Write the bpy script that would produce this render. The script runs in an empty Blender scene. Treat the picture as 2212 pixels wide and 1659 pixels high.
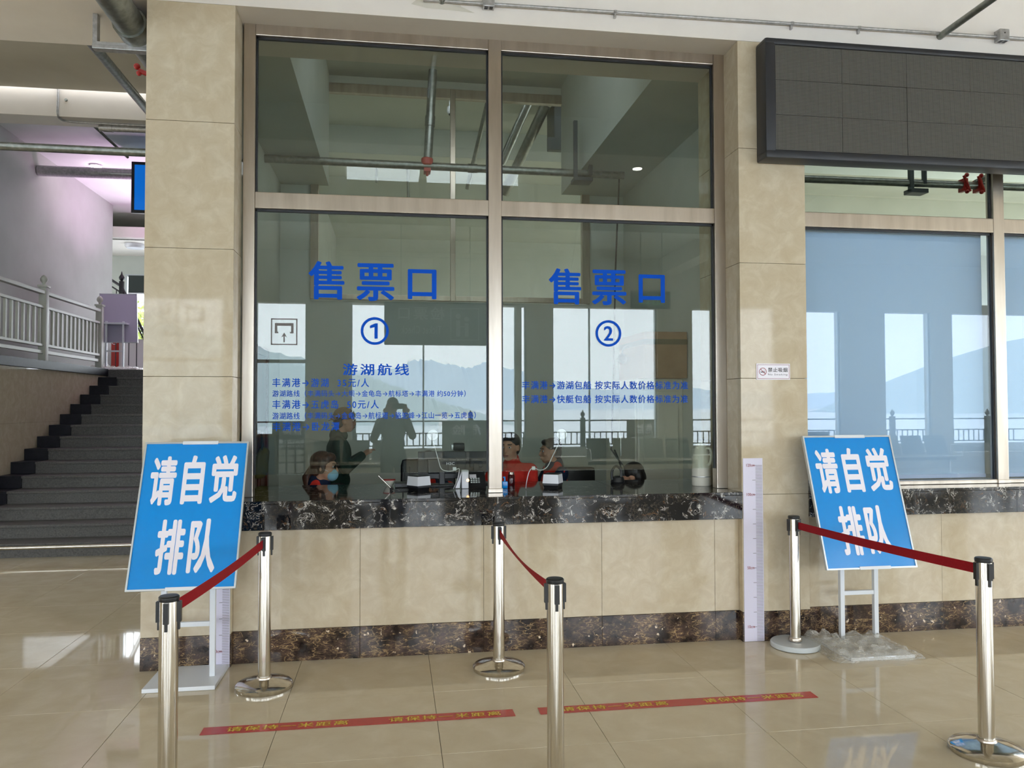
import bpy, bmesh, math, random
from mathutils import Vector, Matrix
R = random.Random(7)
scene = bpy.context.scene
COL = scene.collection
rad = math.radians

# ------------------------------------------------------------------ camera
cam = bpy.data.cameras.new('camera'); camo = bpy.data.objects.new('camera', cam); COL.objects.link(camo)
F_PX, YAW, PITCH, ROLL = 1698.5, 0.1478008, 0.0273645, -0.0022707
cam.sensor_width = 36.0; cam.lens = 36.0 * F_PX / 2212.0; cam.clip_start = 0.04; cam.clip_end = 5000
fw = Vector((math.sin(YAW)*math.cos(PITCH), math.cos(YAW)*math.cos(PITCH), math.sin(PITCH)))
rt = Vector((math.cos(YAW), -math.sin(YAW), 0)); up = rt.cross(fw)
r2 = math.cos(ROLL)*rt + math.sin(ROLL)*up; u2 = -math.sin(ROLL)*rt + math.cos(ROLL)*up
mw = Matrix((r2, u2, -fw)).transposed().to_4x4(); mw.translation = Vector((0, -5.12058, 1.61585))
camo.matrix_world = mw
scene.camera = camo

# ------------------------------------------------------------------ world: even overcast daylight
world = bpy.data.worlds.new('world'); scene.world = world; world.use_nodes = True
wn = world.node_tree; wn.nodes.clear()
wo = wn.nodes.new('ShaderNodeOutputWorld'); wb = wn.nodes.new('ShaderNodeBackground')
wb.inputs['Color'].default_value = (0.86, 0.92, 1.0, 1); wb.inputs['Strength'].default_value = 10.0
wn.links.new(wb.outputs[0], wo.inputs[0])
scene.view_settings.view_transform = 'Standard'; scene.view_settings.look = 'None'
scene.view_settings.exposure = 0.0; scene.view_settings.gamma = 1.0
scene.view_settings.use_curve_mapping = False
scene.cycles.max_bounces = 10; scene.cycles.diffuse_bounces = 5; scene.cycles.glossy_bounces = 5
scene.cycles.transparent_max_bounces = 24; scene.cycles.transmission_bounces = 6
scene.cycles.caustics_reflective = False; scene.cycles.caustics_refractive = False
scene.cycles.sample_clamp_indirect = 8.0
scene.cycles.use_denoising = True

def area(name, loc, rot, sx, sy, power, color=(1, 1, 1), portal=False):
    l = bpy.data.lights.new(name, 'AREA'); l.shape = 'RECTANGLE'; l.size = sx; l.size_y = sy; l.energy = power; l.color = color
    o = bpy.data.objects.new(name, l); o.location = loc; o.rotation_euler = rot; COL.objects.link(o)
    if portal: l.cycles.is_portal = True
    else: l.spread = rad(100)
    return o

# ------------------------------------------------------------------ materials
def srgb(r, g, b):
    f = lambda c: (c/255/12.92) if c/255 <= .04045 else ((c/255+.055)/1.055)**2.4
    return (f(r), f(g), f(b), 1)
def mat(name, col, rough=.5, metal=0., spec=.5, **kw):
    m = bpy.data.materials.new(name); m.use_nodes = True
    b = m.node_tree.nodes['Principled BSDF']
    b.inputs['Base Color'].default_value = col if len(col) == 4 else (*col, 1)
    b.inputs['Roughness'].default_value = rough; b.inputs['Metallic'].default_value = metal
    b.inputs['Specular IOR Level'].default_value = spec
    for k, v in kw.items(): b.inputs[k.replace('_', ' ')].default_value = v
    return m
def nodes(m): return m.node_tree.nodes, m.node_tree.links, m.node_tree.nodes['Principled BSDF']
def noise_mat(name, stops, scale=6, detail=6, rough=.5, spec=.5, metal=0., distortion=0., stretch=(1, 1, 1), bump=0., nrough=.55, coat=0.):
    m = mat(name, stops[0][1], rough, metal, spec); N, L, b = nodes(m)
    tc = N.new('ShaderNodeTexCoord'); mp = N.new('ShaderNodeMapping'); mp.inputs['Scale'].default_value = stretch
    geo = N.new('ShaderNodeNewGeometry')
    nz = N.new('ShaderNodeTexNoise'); nz.inputs['Scale'].default_value = scale; nz.inputs['Detail'].default_value = detail
    nz.inputs['Roughness'].default_value = nrough; nz.inputs['Distortion'].default_value = distortion
    cr = N.new('ShaderNodeValToRGB')
    while len(cr.color_ramp.elements) < len(stops): cr.color_ramp.elements.new(.5)
    for e, (p, c) in zip(cr.color_ramp.elements, stops): e.position = p; e.color = c if len(c) == 4 else (*c, 1)
    L.new(geo.outputs['Position'], mp.inputs[0]); L.new(mp.outputs[0], nz.inputs['Vector']); L.new(nz.outputs['Fac'], cr.inputs[0]); L.new(cr.outputs[0], b.inputs['Base Color'])
    if bump:
        bp = N.new('ShaderNodeBump'); bp.inputs['Strength'].default_value = bump; bp.inputs['Distance'].default_value = .01
        L.new(nz.outputs['Fac'], bp.inputs['Height']); L.new(bp.outputs[0], b.inputs['Normal'])
    if coat: b.inputs['Coat Weight'].default_value = coat; b.inputs['Coat Roughness'].default_value = .02
    return m

M = {}
M['tile'] = noise_mat('polished beige tile', [(.3, srgb(192, 176, 150)), (.5, srgb(200, 186, 161)), (.68, srgb(210, 198, 175))], 9, 9, .04, .26, distortion=.6, nrough=.62)
M['floor_tile'] = noise_mat('polished floor tile', [(.3, srgb(207, 192, 165)), (.52, srgb(213, 200, 174)), (.7, srgb(220, 208, 185))], 5, 9, .04, .32, distortion=.5, nrough=.6)
M['grout'] = mat('dark joint', srgb(70, 60, 48), .8)
M['grout_light'] = mat('pale joint', srgb(150, 138, 115), .8)
M['paint'] = noise_mat('warm white paint', [(.3, srgb(229, 222, 215)), (.7, srgb(235, 229, 222))], 3, 5, .6, .3, bump=.02)
M['ceiling'] = noise_mat('ceiling paint', [(.3, srgb(205, 199, 186)), (.7, srgb(212, 207, 195))], 2, 4, .8, .2)
M['greywall'] = noise_mat('grey green paint', [(.3, srgb(176, 180, 172)), (.7, srgb(184, 188, 181))], 2, 4, .7, .3)
M['booth'] = noise_mat('booth paint', [(.3, srgb(196, 202, 194)), (.7, srgb(204, 209, 202))], 2, 4, .7, .3)
M['steel'] = noise_mat('brushed stainless frame', [(.3, srgb(178, 166, 152)), (.7, srgb(200, 189, 176))], 14, 5, .28, .5, .9, stretch=(1, 1, .12))
M['chrome'] = noise_mat('polished stainless', [(.3, srgb(200, 194, 184)), (.7, srgb(222, 217, 208))], 30, 5, .13, .5, 1., stretch=(1, 1, .08))
M['galv'] = noise_mat('galvanised pipe', [(.3, srgb(112, 116, 110)), (.7, srgb(148, 151, 145))], 22, 6, .32, .5, .7)
M['galv_light'] = noise_mat('bright galvanised conduit', [(.3, srgb(160, 160, 160)), (.7, srgb(200, 200, 202))], 30, 6, .35, .5, .6)
M['duct'] = mat('dark duct', srgb(62, 70, 72), .5)
M['black'] = mat('black plastic', srgb(24, 25, 28), .38)
M['bezel'] = mat('dark bezel', srgb(38, 40, 46), .42)
M['white'] = mat('white powder coat', srgb(226, 230, 236), .3)
M['whiteplastic'] = mat('white plastic', srgb(232, 232, 238), .25)
M['red'] = mat('signal red', srgb(170, 36, 30), .4)
M['belt'] = noise_mat('red webbing', [(.3, srgb(140, 14, 26)), (.7, srgb(160, 22, 34))], 200, 3, .7, .2)
M['tape'] = mat('red floor tape', srgb(190, 42, 46), .22)
M['yellow'] = mat('yellow print', srgb(238, 206, 66), .3)
M['bluesign'] = mat('blue poster', srgb(0, 142, 226), .16)
M['signwhite'] = mat('white print', srgb(240, 236, 246), .3)
M['blueletter'] = mat('blue vinyl letter', srgb(4, 80, 196), .7, spec=.15)
M['greyletter'] = mat('grey vinyl', srgb(104, 98, 96), .5)
M['darkprint'] = mat('dark print', srgb(40, 34, 44), .5)
M['redprint'] = mat('red print', srgb(150, 50, 60), .5)
M['aluminium'] = mat('aluminium edge', srgb(196, 202, 206), .3, .5)
M['skin'] = noise_mat('skin', [(.3, srgb(190, 142, 116)), (.7, srgb(205, 158, 132))], 20, 3, .5, .4)
M['hairblack'] = noise_mat('black hair', [(.3, srgb(20, 17, 17)), (.7, srgb(42, 36, 34))], 60, 4, .45, .5, stretch=(1, 1, .2), bump=.4)
M['hairbrown'] = noise_mat('brown hair', [(.3, srgb(52, 30, 22)), (.7, srgb(92, 56, 40))], 60, 4, .45, .5, stretch=(1, 1, .2), bump=.4)
M['redjacket'] = noise_mat('red jacket', [(.3, srgb(198, 44, 38)), (.7, srgb(216, 58, 48))], 14, 4, .7, .2, bump=.3)
M['navy'] = noise_mat('navy fabric', [(.3, srgb(24, 34, 56)), (.7, srgb(36, 48, 74))], 14, 4, .8, .2, bump=.3)
M['greenjacket'] = noise_mat('dark green fabric', [(.3, srgb(38, 62, 56)), (.7, srgb(50, 78, 70))], 14, 4, .8, .2, bump=.3)
M['charcoal'] = noise_mat('charcoal fabric', [(.3, srgb(62, 62, 64)), (.7, srgb(80, 80, 82))], 14, 4, .85, .2, bump=.3)
M['greycoat'] = noise_mat('grey coat', [(.3, srgb(92, 96, 98)), (.7, srgb(112, 116, 118))], 14, 4, .85, .2, bump=.3)
M['tancap'] = mat('tan cap', srgb(150, 126, 98), .8)
M['maskblue'] = mat('light blue mask', srgb(150, 205, 225), .7)
M['brownwood'] = noise_mat('red brown wood', [(.3, srgb(78, 34, 26)), (.7, srgb(104, 48, 36))], 4, 5, .35, .4, stretch=(6, 6, .6))
M['cardboard'] = noise_mat('cardboard', [(.3, srgb(160, 122, 84)), (.7, srgb(176, 138, 98))], 8, 3, .8, .2)
M['cream'] = mat('cream enamel', srgb(232, 228, 214), .25)
M['olive'] = mat('olive canvas', srgb(92, 84, 40), .8)
M['benchsteel'] = mat('perforated bench steel', srgb(120, 126, 130), .35, .6)
M['concrete'] = noise_mat('terrace concrete', [(.3, srgb(168, 166, 160)), (.7, srgb(186, 184, 178))], 3, 5, .8, .2)
M['granite'] = noise_mat('grey granite step', [(.3, srgb(52, 51, 50)), (.45, srgb(82, 80, 78)), (.6, srgb(98, 96, 93)), (.75, srgb(134, 131, 126))], 55, 8, .5, .4, nrough=.75)
M['blackstone'] = noise_mat('black stone', [(.3, srgb(18, 19, 26)), (.8, srgb(34, 34, 42))], 20, 5, .4, .2)
M['trees'] = noise_mat('foliage', [(.3, srgb(70, 86, 40)), (.5, srgb(120, 132, 66)), (.7, srgb(176, 178, 110))], 3, 6, .8, .2)
M['balustrade'] = mat('cream balustrade paint', srgb(192, 192, 180), .4)
M['whitewall'] = mat('parapet white', srgb(235, 232, 228), .6)
M['paper'] = mat('height chart paper', srgb(222, 218, 238), .35)
M['monitorback'] = mat('monitor back', srgb(30, 30, 34), .35)
M['blind'] = mat('pale blue roller blind', srgb(214, 228, 232), .8)
M['darkblind'] = mat('dark roller blind', srgb(52, 60, 58), .8)
M['bluescreen'] = mat('blue display', srgb(0, 80, 170), .2)
M['bluescreen'].node_tree.nodes['Principled BSDF'].inputs['Emission Color'].default_value = srgb(0, 98, 190)
M['bluescreen'].node_tree.nodes['Principled BSDF'].inputs['Emission Strength'].default_value = .9
def emit(name, col, s):
    m = mat(name, col, .4); b = m.node_tree.nodes['Principled BSDF']
    b.inputs['Emission Color'].default_value = col; b.inputs['Emission Strength'].default_value = s; return m
M['lamp'] = emit('lit downlight', (1, .97, .86, 1), 30.0)
M['ledring'] = emit('orange indicator', (1, .55, .25, 1), 3.0)
M['purplelamp'] = emit('purple lamp', (.75, .35, 1, 1), 30.0)

def glass_mat(name, tint, r0, rough=0.0):
    m = bpy.data.materials.new(name); m.use_nodes = True; N = m.node_tree.nodes; L = m.node_tree.links; N.clear()
    out = N.new('ShaderNodeOutputMaterial'); mix = N.new('ShaderNodeMixShader')
    tr = N.new('ShaderNodeBsdfTransparent'); tr.inputs[0].default_value = tint
    gl = N.new('ShaderNodeBsdfGlossy'); gl.inputs['Roughness'].default_value = rough; gl.inputs[0].default_value = (1, 1, 1, 1)
    lw = N.new('ShaderNodeLayerWeight'); lw.inputs['Blend'].default_value = .5
    pw = N.new('ShaderNodeMath'); pw.operation = 'POWER'; pw.inputs[1].default_value = 5.0
    mu = N.new('ShaderNodeMath'); mu.operation = 'MULTIPLY_ADD'; mu.inputs[1].default_value = 1-r0; mu.inputs[2].default_value = r0
    L.new(lw.outputs['Facing'], pw.inputs[0]); L.new(pw.outputs[0], mu.inputs[0]); L.new(mu.outputs[0], mix.inputs[0])
    L.new(tr.outputs[0], mix.inputs[1]); L.new(gl.outputs[0], mix.inputs[2]); L.new(mix.outputs[0], out.inputs[0])
    return m
M['glass'] = glass_mat('window glass', (.87, .905, .885, 1), .047)
M['clearglass'] = glass_mat('clear glass', (.97, .98, .975, 1), .03)
M['filmglass'] = glass_mat('reflective film glass', (.84, .90, .97, 1), .04)
# thin crinkled polythene
m = glass_mat('clear plastic wrap', (.93, .92, .89, 1), .16, .18); M['plastic'] = m
N = m.node_tree.nodes; L = m.node_tree.links
nz = N.new('ShaderNodeTexNoise'); nz.inputs['Scale'].default_value = 26; nz.inputs['Detail'].default_value = 4; nz.inputs['Distortion'].default_value = 1.5
bp = N.new('ShaderNodeBump'); bp.inputs['Strength'].default_value = .8; bp.inputs['Distance'].default_value = .02
L.new(nz.outputs['Fac'], bp.inputs['Height'])
dif = N.new('ShaderNodeBsdfDiffuse'); dif.inputs[0].default_value = (.75, .72, .66, 1); mx2 = N.new('ShaderNodeMixShader')
old = [n for n in N if n.type == 'MIX_SHADER'][0]; out = [n for n in N if n.type == 'OUTPUT_MATERIAL'][0]
cr = N.new('ShaderNodeValToRGB'); cr.color_ramp.elements[0].position = .45; cr.color_ramp.elements[0].color = (.08, .08, .08, 1); cr.color_ramp.elements[1].position = .7; cr.color_ramp.elements[1].color = (.6, .6, .6, 1)
L.new(nz.outputs['Fac'], cr.inputs[0]); L.new(cr.outputs[0], mx2.inputs[0]); L.new(old.outputs[0], mx2.inputs[1]); L.new(dif.outputs[0], mx2.inputs[2]); L.new(mx2.outputs[0], out.inputs[0])
for n in N:
    if n.type == 'BSDF_GLOSSY': L.new(bp.outputs[0], n.inputs['Normal'])

# brown emperador marble: fine net of golden veins on dark brown
m = mat('brown veined marble', srgb(52, 40, 34), .07); M['brownmarble'] = m; N, L, b = nodes(m)
geo = N.new('ShaderNodeNewGeometry')
nz0 = N.new('ShaderNodeTexNoise'); nz0.inputs['Scale'].default_value = 7; nz0.inputs['Detail'].default_value = 5
va = N.new('ShaderNodeVectorMath'); va.operation = 'MULTIPLY_ADD'; va.inputs[1].default_value = (.22, .22, .22)
L.new(nz0.outputs['Color'], va.inputs[0]); L.new(geo.outputs['Position'], va.inputs[2])
def vein(scale, width):
    v = N.new('ShaderNodeTexVoronoi'); v.feature = 'DISTANCE_TO_EDGE'; v.inputs['Scale'].default_value = scale
    L.new(va.outputs[0], v.inputs['Vector'])
    mr = N.new('ShaderNodeMapRange'); mr.inputs['From Min'].default_value = 0; mr.inputs['From Max'].default_value = width; mr.inputs['To Min'].default_value = 1; mr.inputs['To Max'].default_value = 0
    L.new(v.outputs['Distance'], mr.inputs['Value']); return mr
v1 = vein(8, .035); v2 = vein(21, .045); v3 = vein(3.3, .013)
mk = N.new('ShaderNodeTexNoise'); mk.inputs['Scale'].default_value = 11; mk.inputs['Detail'].default_value = 5; L.new(geo.outputs['Position'], mk.inputs['Vector'])
mkr = N.new('ShaderNodeMapRange'); mkr.inputs['From Min'].default_value = .36; mkr.inputs['From Max'].default_value = .66; L.new(mk.outputs['Fac'], mkr.inputs['Value'])
def mth(op, a, c):
    n = N.new('ShaderNodeMath'); n.operation = op
    for i, x in enumerate((a, c)):
        if isinstance(x, (int, float)): n.inputs[i].default_value = x
        else: L.new(x, n.inputs[i])
    return n.outputs[0]
s = mth('MULTIPLY', v1.outputs[0], mkr.outputs[0]); s2_ = mth('MULTIPLY', v2.outputs[0], mth('MULTIPLY', mkr.outputs[0], .42))
s = mth('MAXIMUM', mth('MAXIMUM', s, s2_), mth('MULTIPLY', v3.outputs[0], .8))
base = N.new('ShaderNodeValToRGB'); base.color_ramp.elements[0].position = .35; base.color_ramp.elements[0].color = srgb(34, 25, 24); base.color_ramp.elements[1].position = .7; base.color_ramp.elements[1].color = srgb(84, 66, 60)
L.new(mk.outputs['Fac'], base.inputs[0])
mixc = N.new('ShaderNodeMix'); mixc.data_type = 'RGBA'; L.new(s, mixc.inputs['Factor']); L.new(base.outputs[0], mixc.inputs['A']); mixc.inputs['B'].default_value = srgb(196, 164, 118)
fl = N.new('ShaderNodeTexNoise'); fl.inputs['Scale'].default_value = 26; fl.inputs['Detail'].default_value = 3; L.new(geo.outputs['Position'], fl.inputs['Vector'])
flr = N.new('ShaderNodeMapRange'); flr.inputs['From Min'].default_value = .68; flr.inputs['From Max'].default_value = .72; L.new(fl.outputs['Fac'], flr.inputs['Value'])
mixd = N.new('ShaderNodeMix'); mixd.data_type = 'RGBA'; L.new(flr.outputs[0], mixd.inputs['Factor']); L.new(mixc.outputs['Result'], mixd.inputs['A']); mixd.inputs['B'].default_value = srgb(226, 205, 178)
L.new(mixd.outputs['Result'], b.inputs['Base Color'])

# black marble with white and gold streaks
m = mat('black and gold marble', srgb(20, 20, 24), .06); M['blackmarble'] = m; N, L, b = nodes(m)
geo = N.new('ShaderNodeNewGeometry')
w0 = N.new('ShaderNodeTexNoise'); w0.inputs['Scale'].default_value = 6; w0.inputs['Detail'].default_value = 2; L.new(geo.outputs['Position'], w0.inputs['Vector'])
vb = N.new('ShaderNodeVectorMath'); vb.operation = 'MULTIPLY_ADD'; vb.inputs[1].default_value = (.5, .5, .5); L.new(w0.outputs['Color'], vb.inputs[0]); L.new(geo.outputs['Position'], vb.inputs[2])
def band(scale, lo, hi, dist):
    n = N.new('ShaderNodeTexNoise'); n.inputs['Scale'].default_value = scale; n.inputs['Detail'].default_value = 3.5; n.inputs['Distortion'].default_value = dist; n.inputs['Roughness'].default_value = .55
    L.new(vb.outputs[0], n.inputs['Vector'])
    d = mth('ABSOLUTE', mth('SUBTRACT', n.outputs['Fac'], lo), 0)
    r_ = N.new('ShaderNodeMapRange'); r_.inputs['From Min'].default_value = 0; r_.inputs['From Max'].default_value = hi; r_.inputs['To Min'].default_value = 1; r_.inputs['To Max'].default_value = 0
    L.new(d, r_.inputs['Value']); return r_.outputs[0]
def mask(scale, a, c, off):
    n = N.new('ShaderNodeTexNoise'); n.inputs['Scale'].default_value = scale; n.inputs['Detail'].default_value = 3
    av = N.new('ShaderNodeVectorMath'); av.inputs[1].default_value = (off, off, off); L.new(vb.outputs[0], av.inputs[0]); L.new(av.outputs[0], n.inputs['Vector'])
    r_ = N.new('ShaderNodeMapRange'); r_.inputs['From Min'].default_value = a; r_.inputs['From Max'].default_value = c; L.new(n.outputs['Fac'], r_.inputs['Value']); return r_.outputs[0]
wht = mth('MULTIPLY', band(12, .5, .036, 3.0), mask(12, .54, .59, 3.1))
gld = mth('MULTIPLY', band(11, .46, .026, 2.6), mask(13, .60, .66, 9.7))
thn = mth('MULTIPLY', band(24, .5, .016, 1.8), mask(10, .46, .52, 17.))
mxa = N.new('ShaderNodeMix'); mxa.data_type = 'RGBA'; L.new(gld, mxa.inputs['Factor']); mxa.inputs['A'].default_value = srgb(19, 20, 25); mxa.inputs['B'].default_value = srgb(150, 108, 64)
mxb = N.new('ShaderNodeMix'); mxb.data_type = 'RGBA'; L.new(mth('MULTIPLY', thn, .4), mxb.inputs['Factor']); L.new(mxa.outputs['Result'], mxb.inputs['A']); mxb.inputs['B'].default_value = srgb(190, 172, 144)
mxc = N.new('ShaderNodeMix'); mxc.data_type = 'RGBA'; L.new(wht, mxc.inputs['Factor']); L.new(mxb.outputs['Result'], mxc.inputs['A']); mxc.inputs['B'].default_value = srgb(232, 226, 218)
L.new(mxc.outputs['Result'], b.inputs['Base Color'])

# LED matrix face: fine pixel grid
m = mat('led matrix', srgb(70, 70, 70), .5, spec=.2); M['led'] = m; N, L, b = nodes(m)
geo = N.new('ShaderNodeNewGeometry'); sx = N.new('ShaderNodeSeparateXYZ'); L.new(geo.outputs['Position'], sx.inputs[0])
gx = mth('LESS_THAN', mth('FRACT', mth('MULTIPLY', sx.outputs['X'], 105.0), 0), .42); gz = mth('LESS_THAN', mth('FRACT', mth('MULTIPLY', sx.outputs['Z'], 105.0), 0), .42)
g = mth('MAXIMUM', gx, gz)
mxl = N.new('ShaderNodeMix'); mxl.data_type = 'RGBA'; L.new(g, mxl.inputs['Factor']); mxl.inputs['A'].default_value = srgb(128, 126, 118); mxl.inputs['B'].default_value = srgb(52, 52, 52)
L.new(mxl.outputs['Result'], b.inputs['Base Color'])

# ------------------------------------------------------------------ mesh helpers
class MB:
    def __init__(s): s.v = []; s.f = []
    def add(s, vs, fs):
        n = len(s.v); s.v += [tuple(v) for v in vs]; s.f += [tuple(i+n for i in f) for f in fs]; return s
    def box(s, x0, x1, y0, y1, z0, z1):
        return s.add([(x0,y0,z0),(x1,y0,z0),(x1,y1,z0),(x0,y1,z0),(x0,y0,z1),(x1,y0,z1),(x1,y1,z1),(x0,y1,z1)],
                     [(0,3,2,1),(4,5,6,7),(0,1,5,4),(1,2,6,5),(2,3,7,6),(3,0,4,7)])
    def bbox(s, x0, x1, y0, y1, z0, z1, c=.003):     # box with chamfered edges
        bm = bmesh.new(); bmesh.ops.create_cube(bm, size=1)
        for v in bm.verts: v.co = Vector((x0+(v.co.x+.5)*(x1-x0), y0+(v.co.y+.5)*(y1-y0), z0+(v.co.z+.5)*(z1-z0)))
        bmesh.ops.bevel(bm, geom=list(bm.edges), offset=c, segments=2, affect='EDGES', profile=.6)
        bm.verts.index_update(); s.add([v.co for v in bm.verts], [[v.index for v in f.verts] for f in bm.faces]); bm.free(); return s
    def rod(s, a, b, r, n=12, r2=None, cap=True):
        a = Vector(a); b = Vector(b); d = (b-a).normalized(); r2 = r if r2 is None else r2
        u = d.orthogonal().normalized(); w = d.cross(u)
        vs = []
        for p, q in ((a, r), (b, r2)):
            for i in range(n):
                t = 2*math.pi*i/n; vs.append(p+u*math.cos(t)*q+w*math.sin(t)*q)
        fs = [(i, (i+1) % n, n+(i+1) % n, n+i) for i in range(n)]
        if cap: fs += [tuple(reversed(range(n))), tuple(range(n, 2*n))]
        return s.add(vs, fs)
    def tube(s, pts, r, n=8):
        pts = [Vector(p) for p in pts]; rings = []; u = None
        for i, p in enumerate(pts):
            d = (pts[min(i+1, len(pts)-1)]-pts[max(i-1, 0)]).normalized()
            u = d.orthogonal().normalized() if u is None else (u-d*u.dot(d)).normalized()
            w = d.cross(u); rings.append([p+u*math.cos(2*math.pi*k/n)*r+w*math.sin(2*math.pi*k/n)*r for k in range(n)])
        vs = [v for q in rings for v in q]; fs = []
        for i in range(len(pts)-1):
            for k in range(n): fs.append((i*n+k, i*n+(k+1) % n, (i+1)*n+(k+1) % n, (i+1)*n+k))
        fs += [tuple(reversed(range(n))), tuple(range((len(pts)-1)*n, len(pts)*n))]
        return s.add(vs, fs)
    def lathe(s, prof, c=(0, 0, 0), n=32, axis='z'):
        vs = []; fs = []
        for (r, h) in prof:
            for i in range(n):
                t = 2*math.pi*i/n; x, y = r*math.cos(t), r*math.sin(t)
                vs.append((c[0]+x, c[1]+y, c[2]+h) if axis == 'z' else (c[0]+x, c[1]-h, c[2]+y))
        for j in range(len(prof)-1):
            for i in range(n): fs.append((j*n+i, j*n+(i+1) % n, (j+1)*n+(i+1) % n, (j+1)*n+i))
        fs += [tuple(reversed(range(n))), tuple(range((len(prof)-1)*n, len(prof)*n))]
        return s.add(vs, fs)
    def ball(s, c, rx, ry=None, rz=None, n=14, m_=9, rot=None):
        ry = ry or rx; rz = rz or rx; vs = []; fs = []
        for j in range(m_+1):
            ph = math.pi*j/m_
            for i in range(n):
                t = 2*math.pi*i/n; p = Vector((rx*math.sin(ph)*math.cos(t), ry*math.sin(ph)*math.sin(t), rz*math.cos(ph)))
                if rot: p = rot @ p
                vs.append(Vector(c)+p)
        for j in range(m_):
            for i in range(n): fs.append((j*n+i, (j+1)*n+i, (j+1)*n+(i+1) % n, j*n+(i+1) % n))
        return s.add(vs, fs)
    def quad(s, a, b, c, d): return s.add([a, b, c, d], [(0, 1, 2, 3)])
    def slab(s, pts, t):           # planar polygon thickened along its normal
        pts = [Vector(p) for p in pts]; nrm = (pts[1]-pts[0]).cross(pts[-1]-pts[0]).normalized()*t; n = len(pts)
        return s.add(pts+[p+nrm for p in pts], [tuple(reversed(range(n))), tuple(range(n, 2*n))]+[(i, (i+1) % n, n+(i+1) % n, n+i) for i in range(n)])
    def cap(s, a, b, ra, rb=None, n=12):   # tapered capsule
        rb = ra if rb is None else rb
        s.rod(a, b, ra, n, rb); s.ball(a, ra, n=n, m_=8); s.ball(b, rb, n=n, m_=8); return s
    def mesh(s, name, smooth=False):
        me = bpy.data.meshes.new(name); me.from_pydata(s.v, [], s.f); me.validate()
        bm = bmesh.new(); bm.from_mesh(me); bmesh.ops.recalc_face_normals(bm, faces=bm.faces); bm.to_mesh(me); bm.free()
        if smooth:
            me.polygons.foreach_set('use_smooth', [True]*len(me.polygons))
            try: me.set_sharp_from_angle(angle=rad(38))
            except Exception: pass
        return me
    def build(s, name, m, parent=None, smooth=False):
        me = s.mesh(name, smooth); me.materials.append(M[m] if isinstance(m, str) else m)
        o = bpy.data.objects.new(name, me); COL.objects.link(o)
        if parent is not None: o.parent = parent
        return o
def adopt(o, parent):           # parent while keeping world placement (children are authored in world metres)
    o.parent = parent; o.matrix_parent_inverse = Matrix.Translation(-Vector(parent.location)) @ Matrix.Identity(4) if False else parent.matrix_basis.inverted(); return o
def tag(o, label=None, cat=None, group=None, kind=None):
    if label: o['label'] = label
    if cat: o['category'] = cat
    if group: o['group'] = group
    if kind: o['kind'] = kind
    return o
def thing(name, label, cat, loc=(0, 0, 0), group=None, rz=0):
    o = bpy.data.objects.new(name, None); COL.objects.link(o); o.location = loc; o.rotation_euler.z = rz; o.empty_display_size = .1
    return tag(o, label, cat, group)
def part(mb, name, m, t, smooth=False):          # part whose mesh is given in world metres
    o = mb.build(name, m, None, smooth); return adopt(o, t)
def copy_tree(o, parent=None):
    c = o.copy(); COL.objects.link(c)
    if parent is not None: c.parent = parent
    for ch in o.children: copy_tree(ch, c)
    return c
def struct(mb, name, m, smooth=False): return tag(mb.build(name, m, None, smooth), kind='structure')
def structE(name, loc=(0, 0, 0)):
    o = bpy.data.objects.new(name, None); COL.objects.link(o); o.location = loc; return tag(o, kind='structure')
def voxel(mb, size, smooth_it=6):
    me = mb.mesh('tmp'); o = bpy.data.objects.new('tmp', me); COL.objects.link(o)
    md = o.modifiers.new('r', 'REMESH'); md.mode = 'VOXEL'; md.voxel_size = size
    s_ = o.modifiers.new('s', 'SMOOTH'); s_.factor = .5; s_.iterations = smooth_it
    dg = bpy.context.evaluated_depsgraph_get(); out = bpy.data.meshes.new_from_object(o.evaluated_get(dg))
    out.polygons.foreach_set('use_smooth', [True]*len(out.polygons))
    bpy.data.objects.remove(o); bpy.data.meshes.remove(me); return out
def text_geo(body, bold=0., spacing=1., align_fill=None):
    c = bpy.data.curves.new('txt', 'FONT'); c.body = body; c.offset = 0; c.space_character = spacing; c.resolution_u = 3
    o = bpy.data.objects.new('txt', c); COL.objects.link(o)
    dg = bpy.context.evaluated_depsgraph_get(); dg.update(); me = bpy.data.meshes.new_from_object(o.evaluated_get(dg))
    vs = [v.co.copy() for v in me.vertices]; fs = [tuple(p.vertices) for p in me.polygons]
    bpy.data.objects.remove(o); bpy.data.curves.remove(c); bpy.data.meshes.remove(me)
    x0 = min(v.x for v in vs); x1 = max(v.x for v in vs); y0 = min(v.y for v in vs); y1 = max(v.y for v in vs)
    if bold:                       # heavier strokes: the same outline laid down again, shifted a little each way
        n = len(vs); k = bold*.72; sh = [(0, 0), (k, 0), (-k, 0), (0, k*.7), (0, -k*.7), (k*.7, k*.5), (-k*.7, k*.5), (k*.7, -k*.5), (-k*.7, -k*.5)]
        vs = [Vector((v.x+a, v.y+b_, 0)) for a, b_ in sh for v in vs]; fs = [tuple(i+q*n for i in f) for q in range(len(sh)) for f in fs]
        x0 -= k; x1 += k; y0 -= k*.7; y1 += k*.7
    return [((v.x-x0)/(x1-x0), (v.y-y0)/max(y1-y0, 1e-6)) for v in vs], fs
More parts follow.
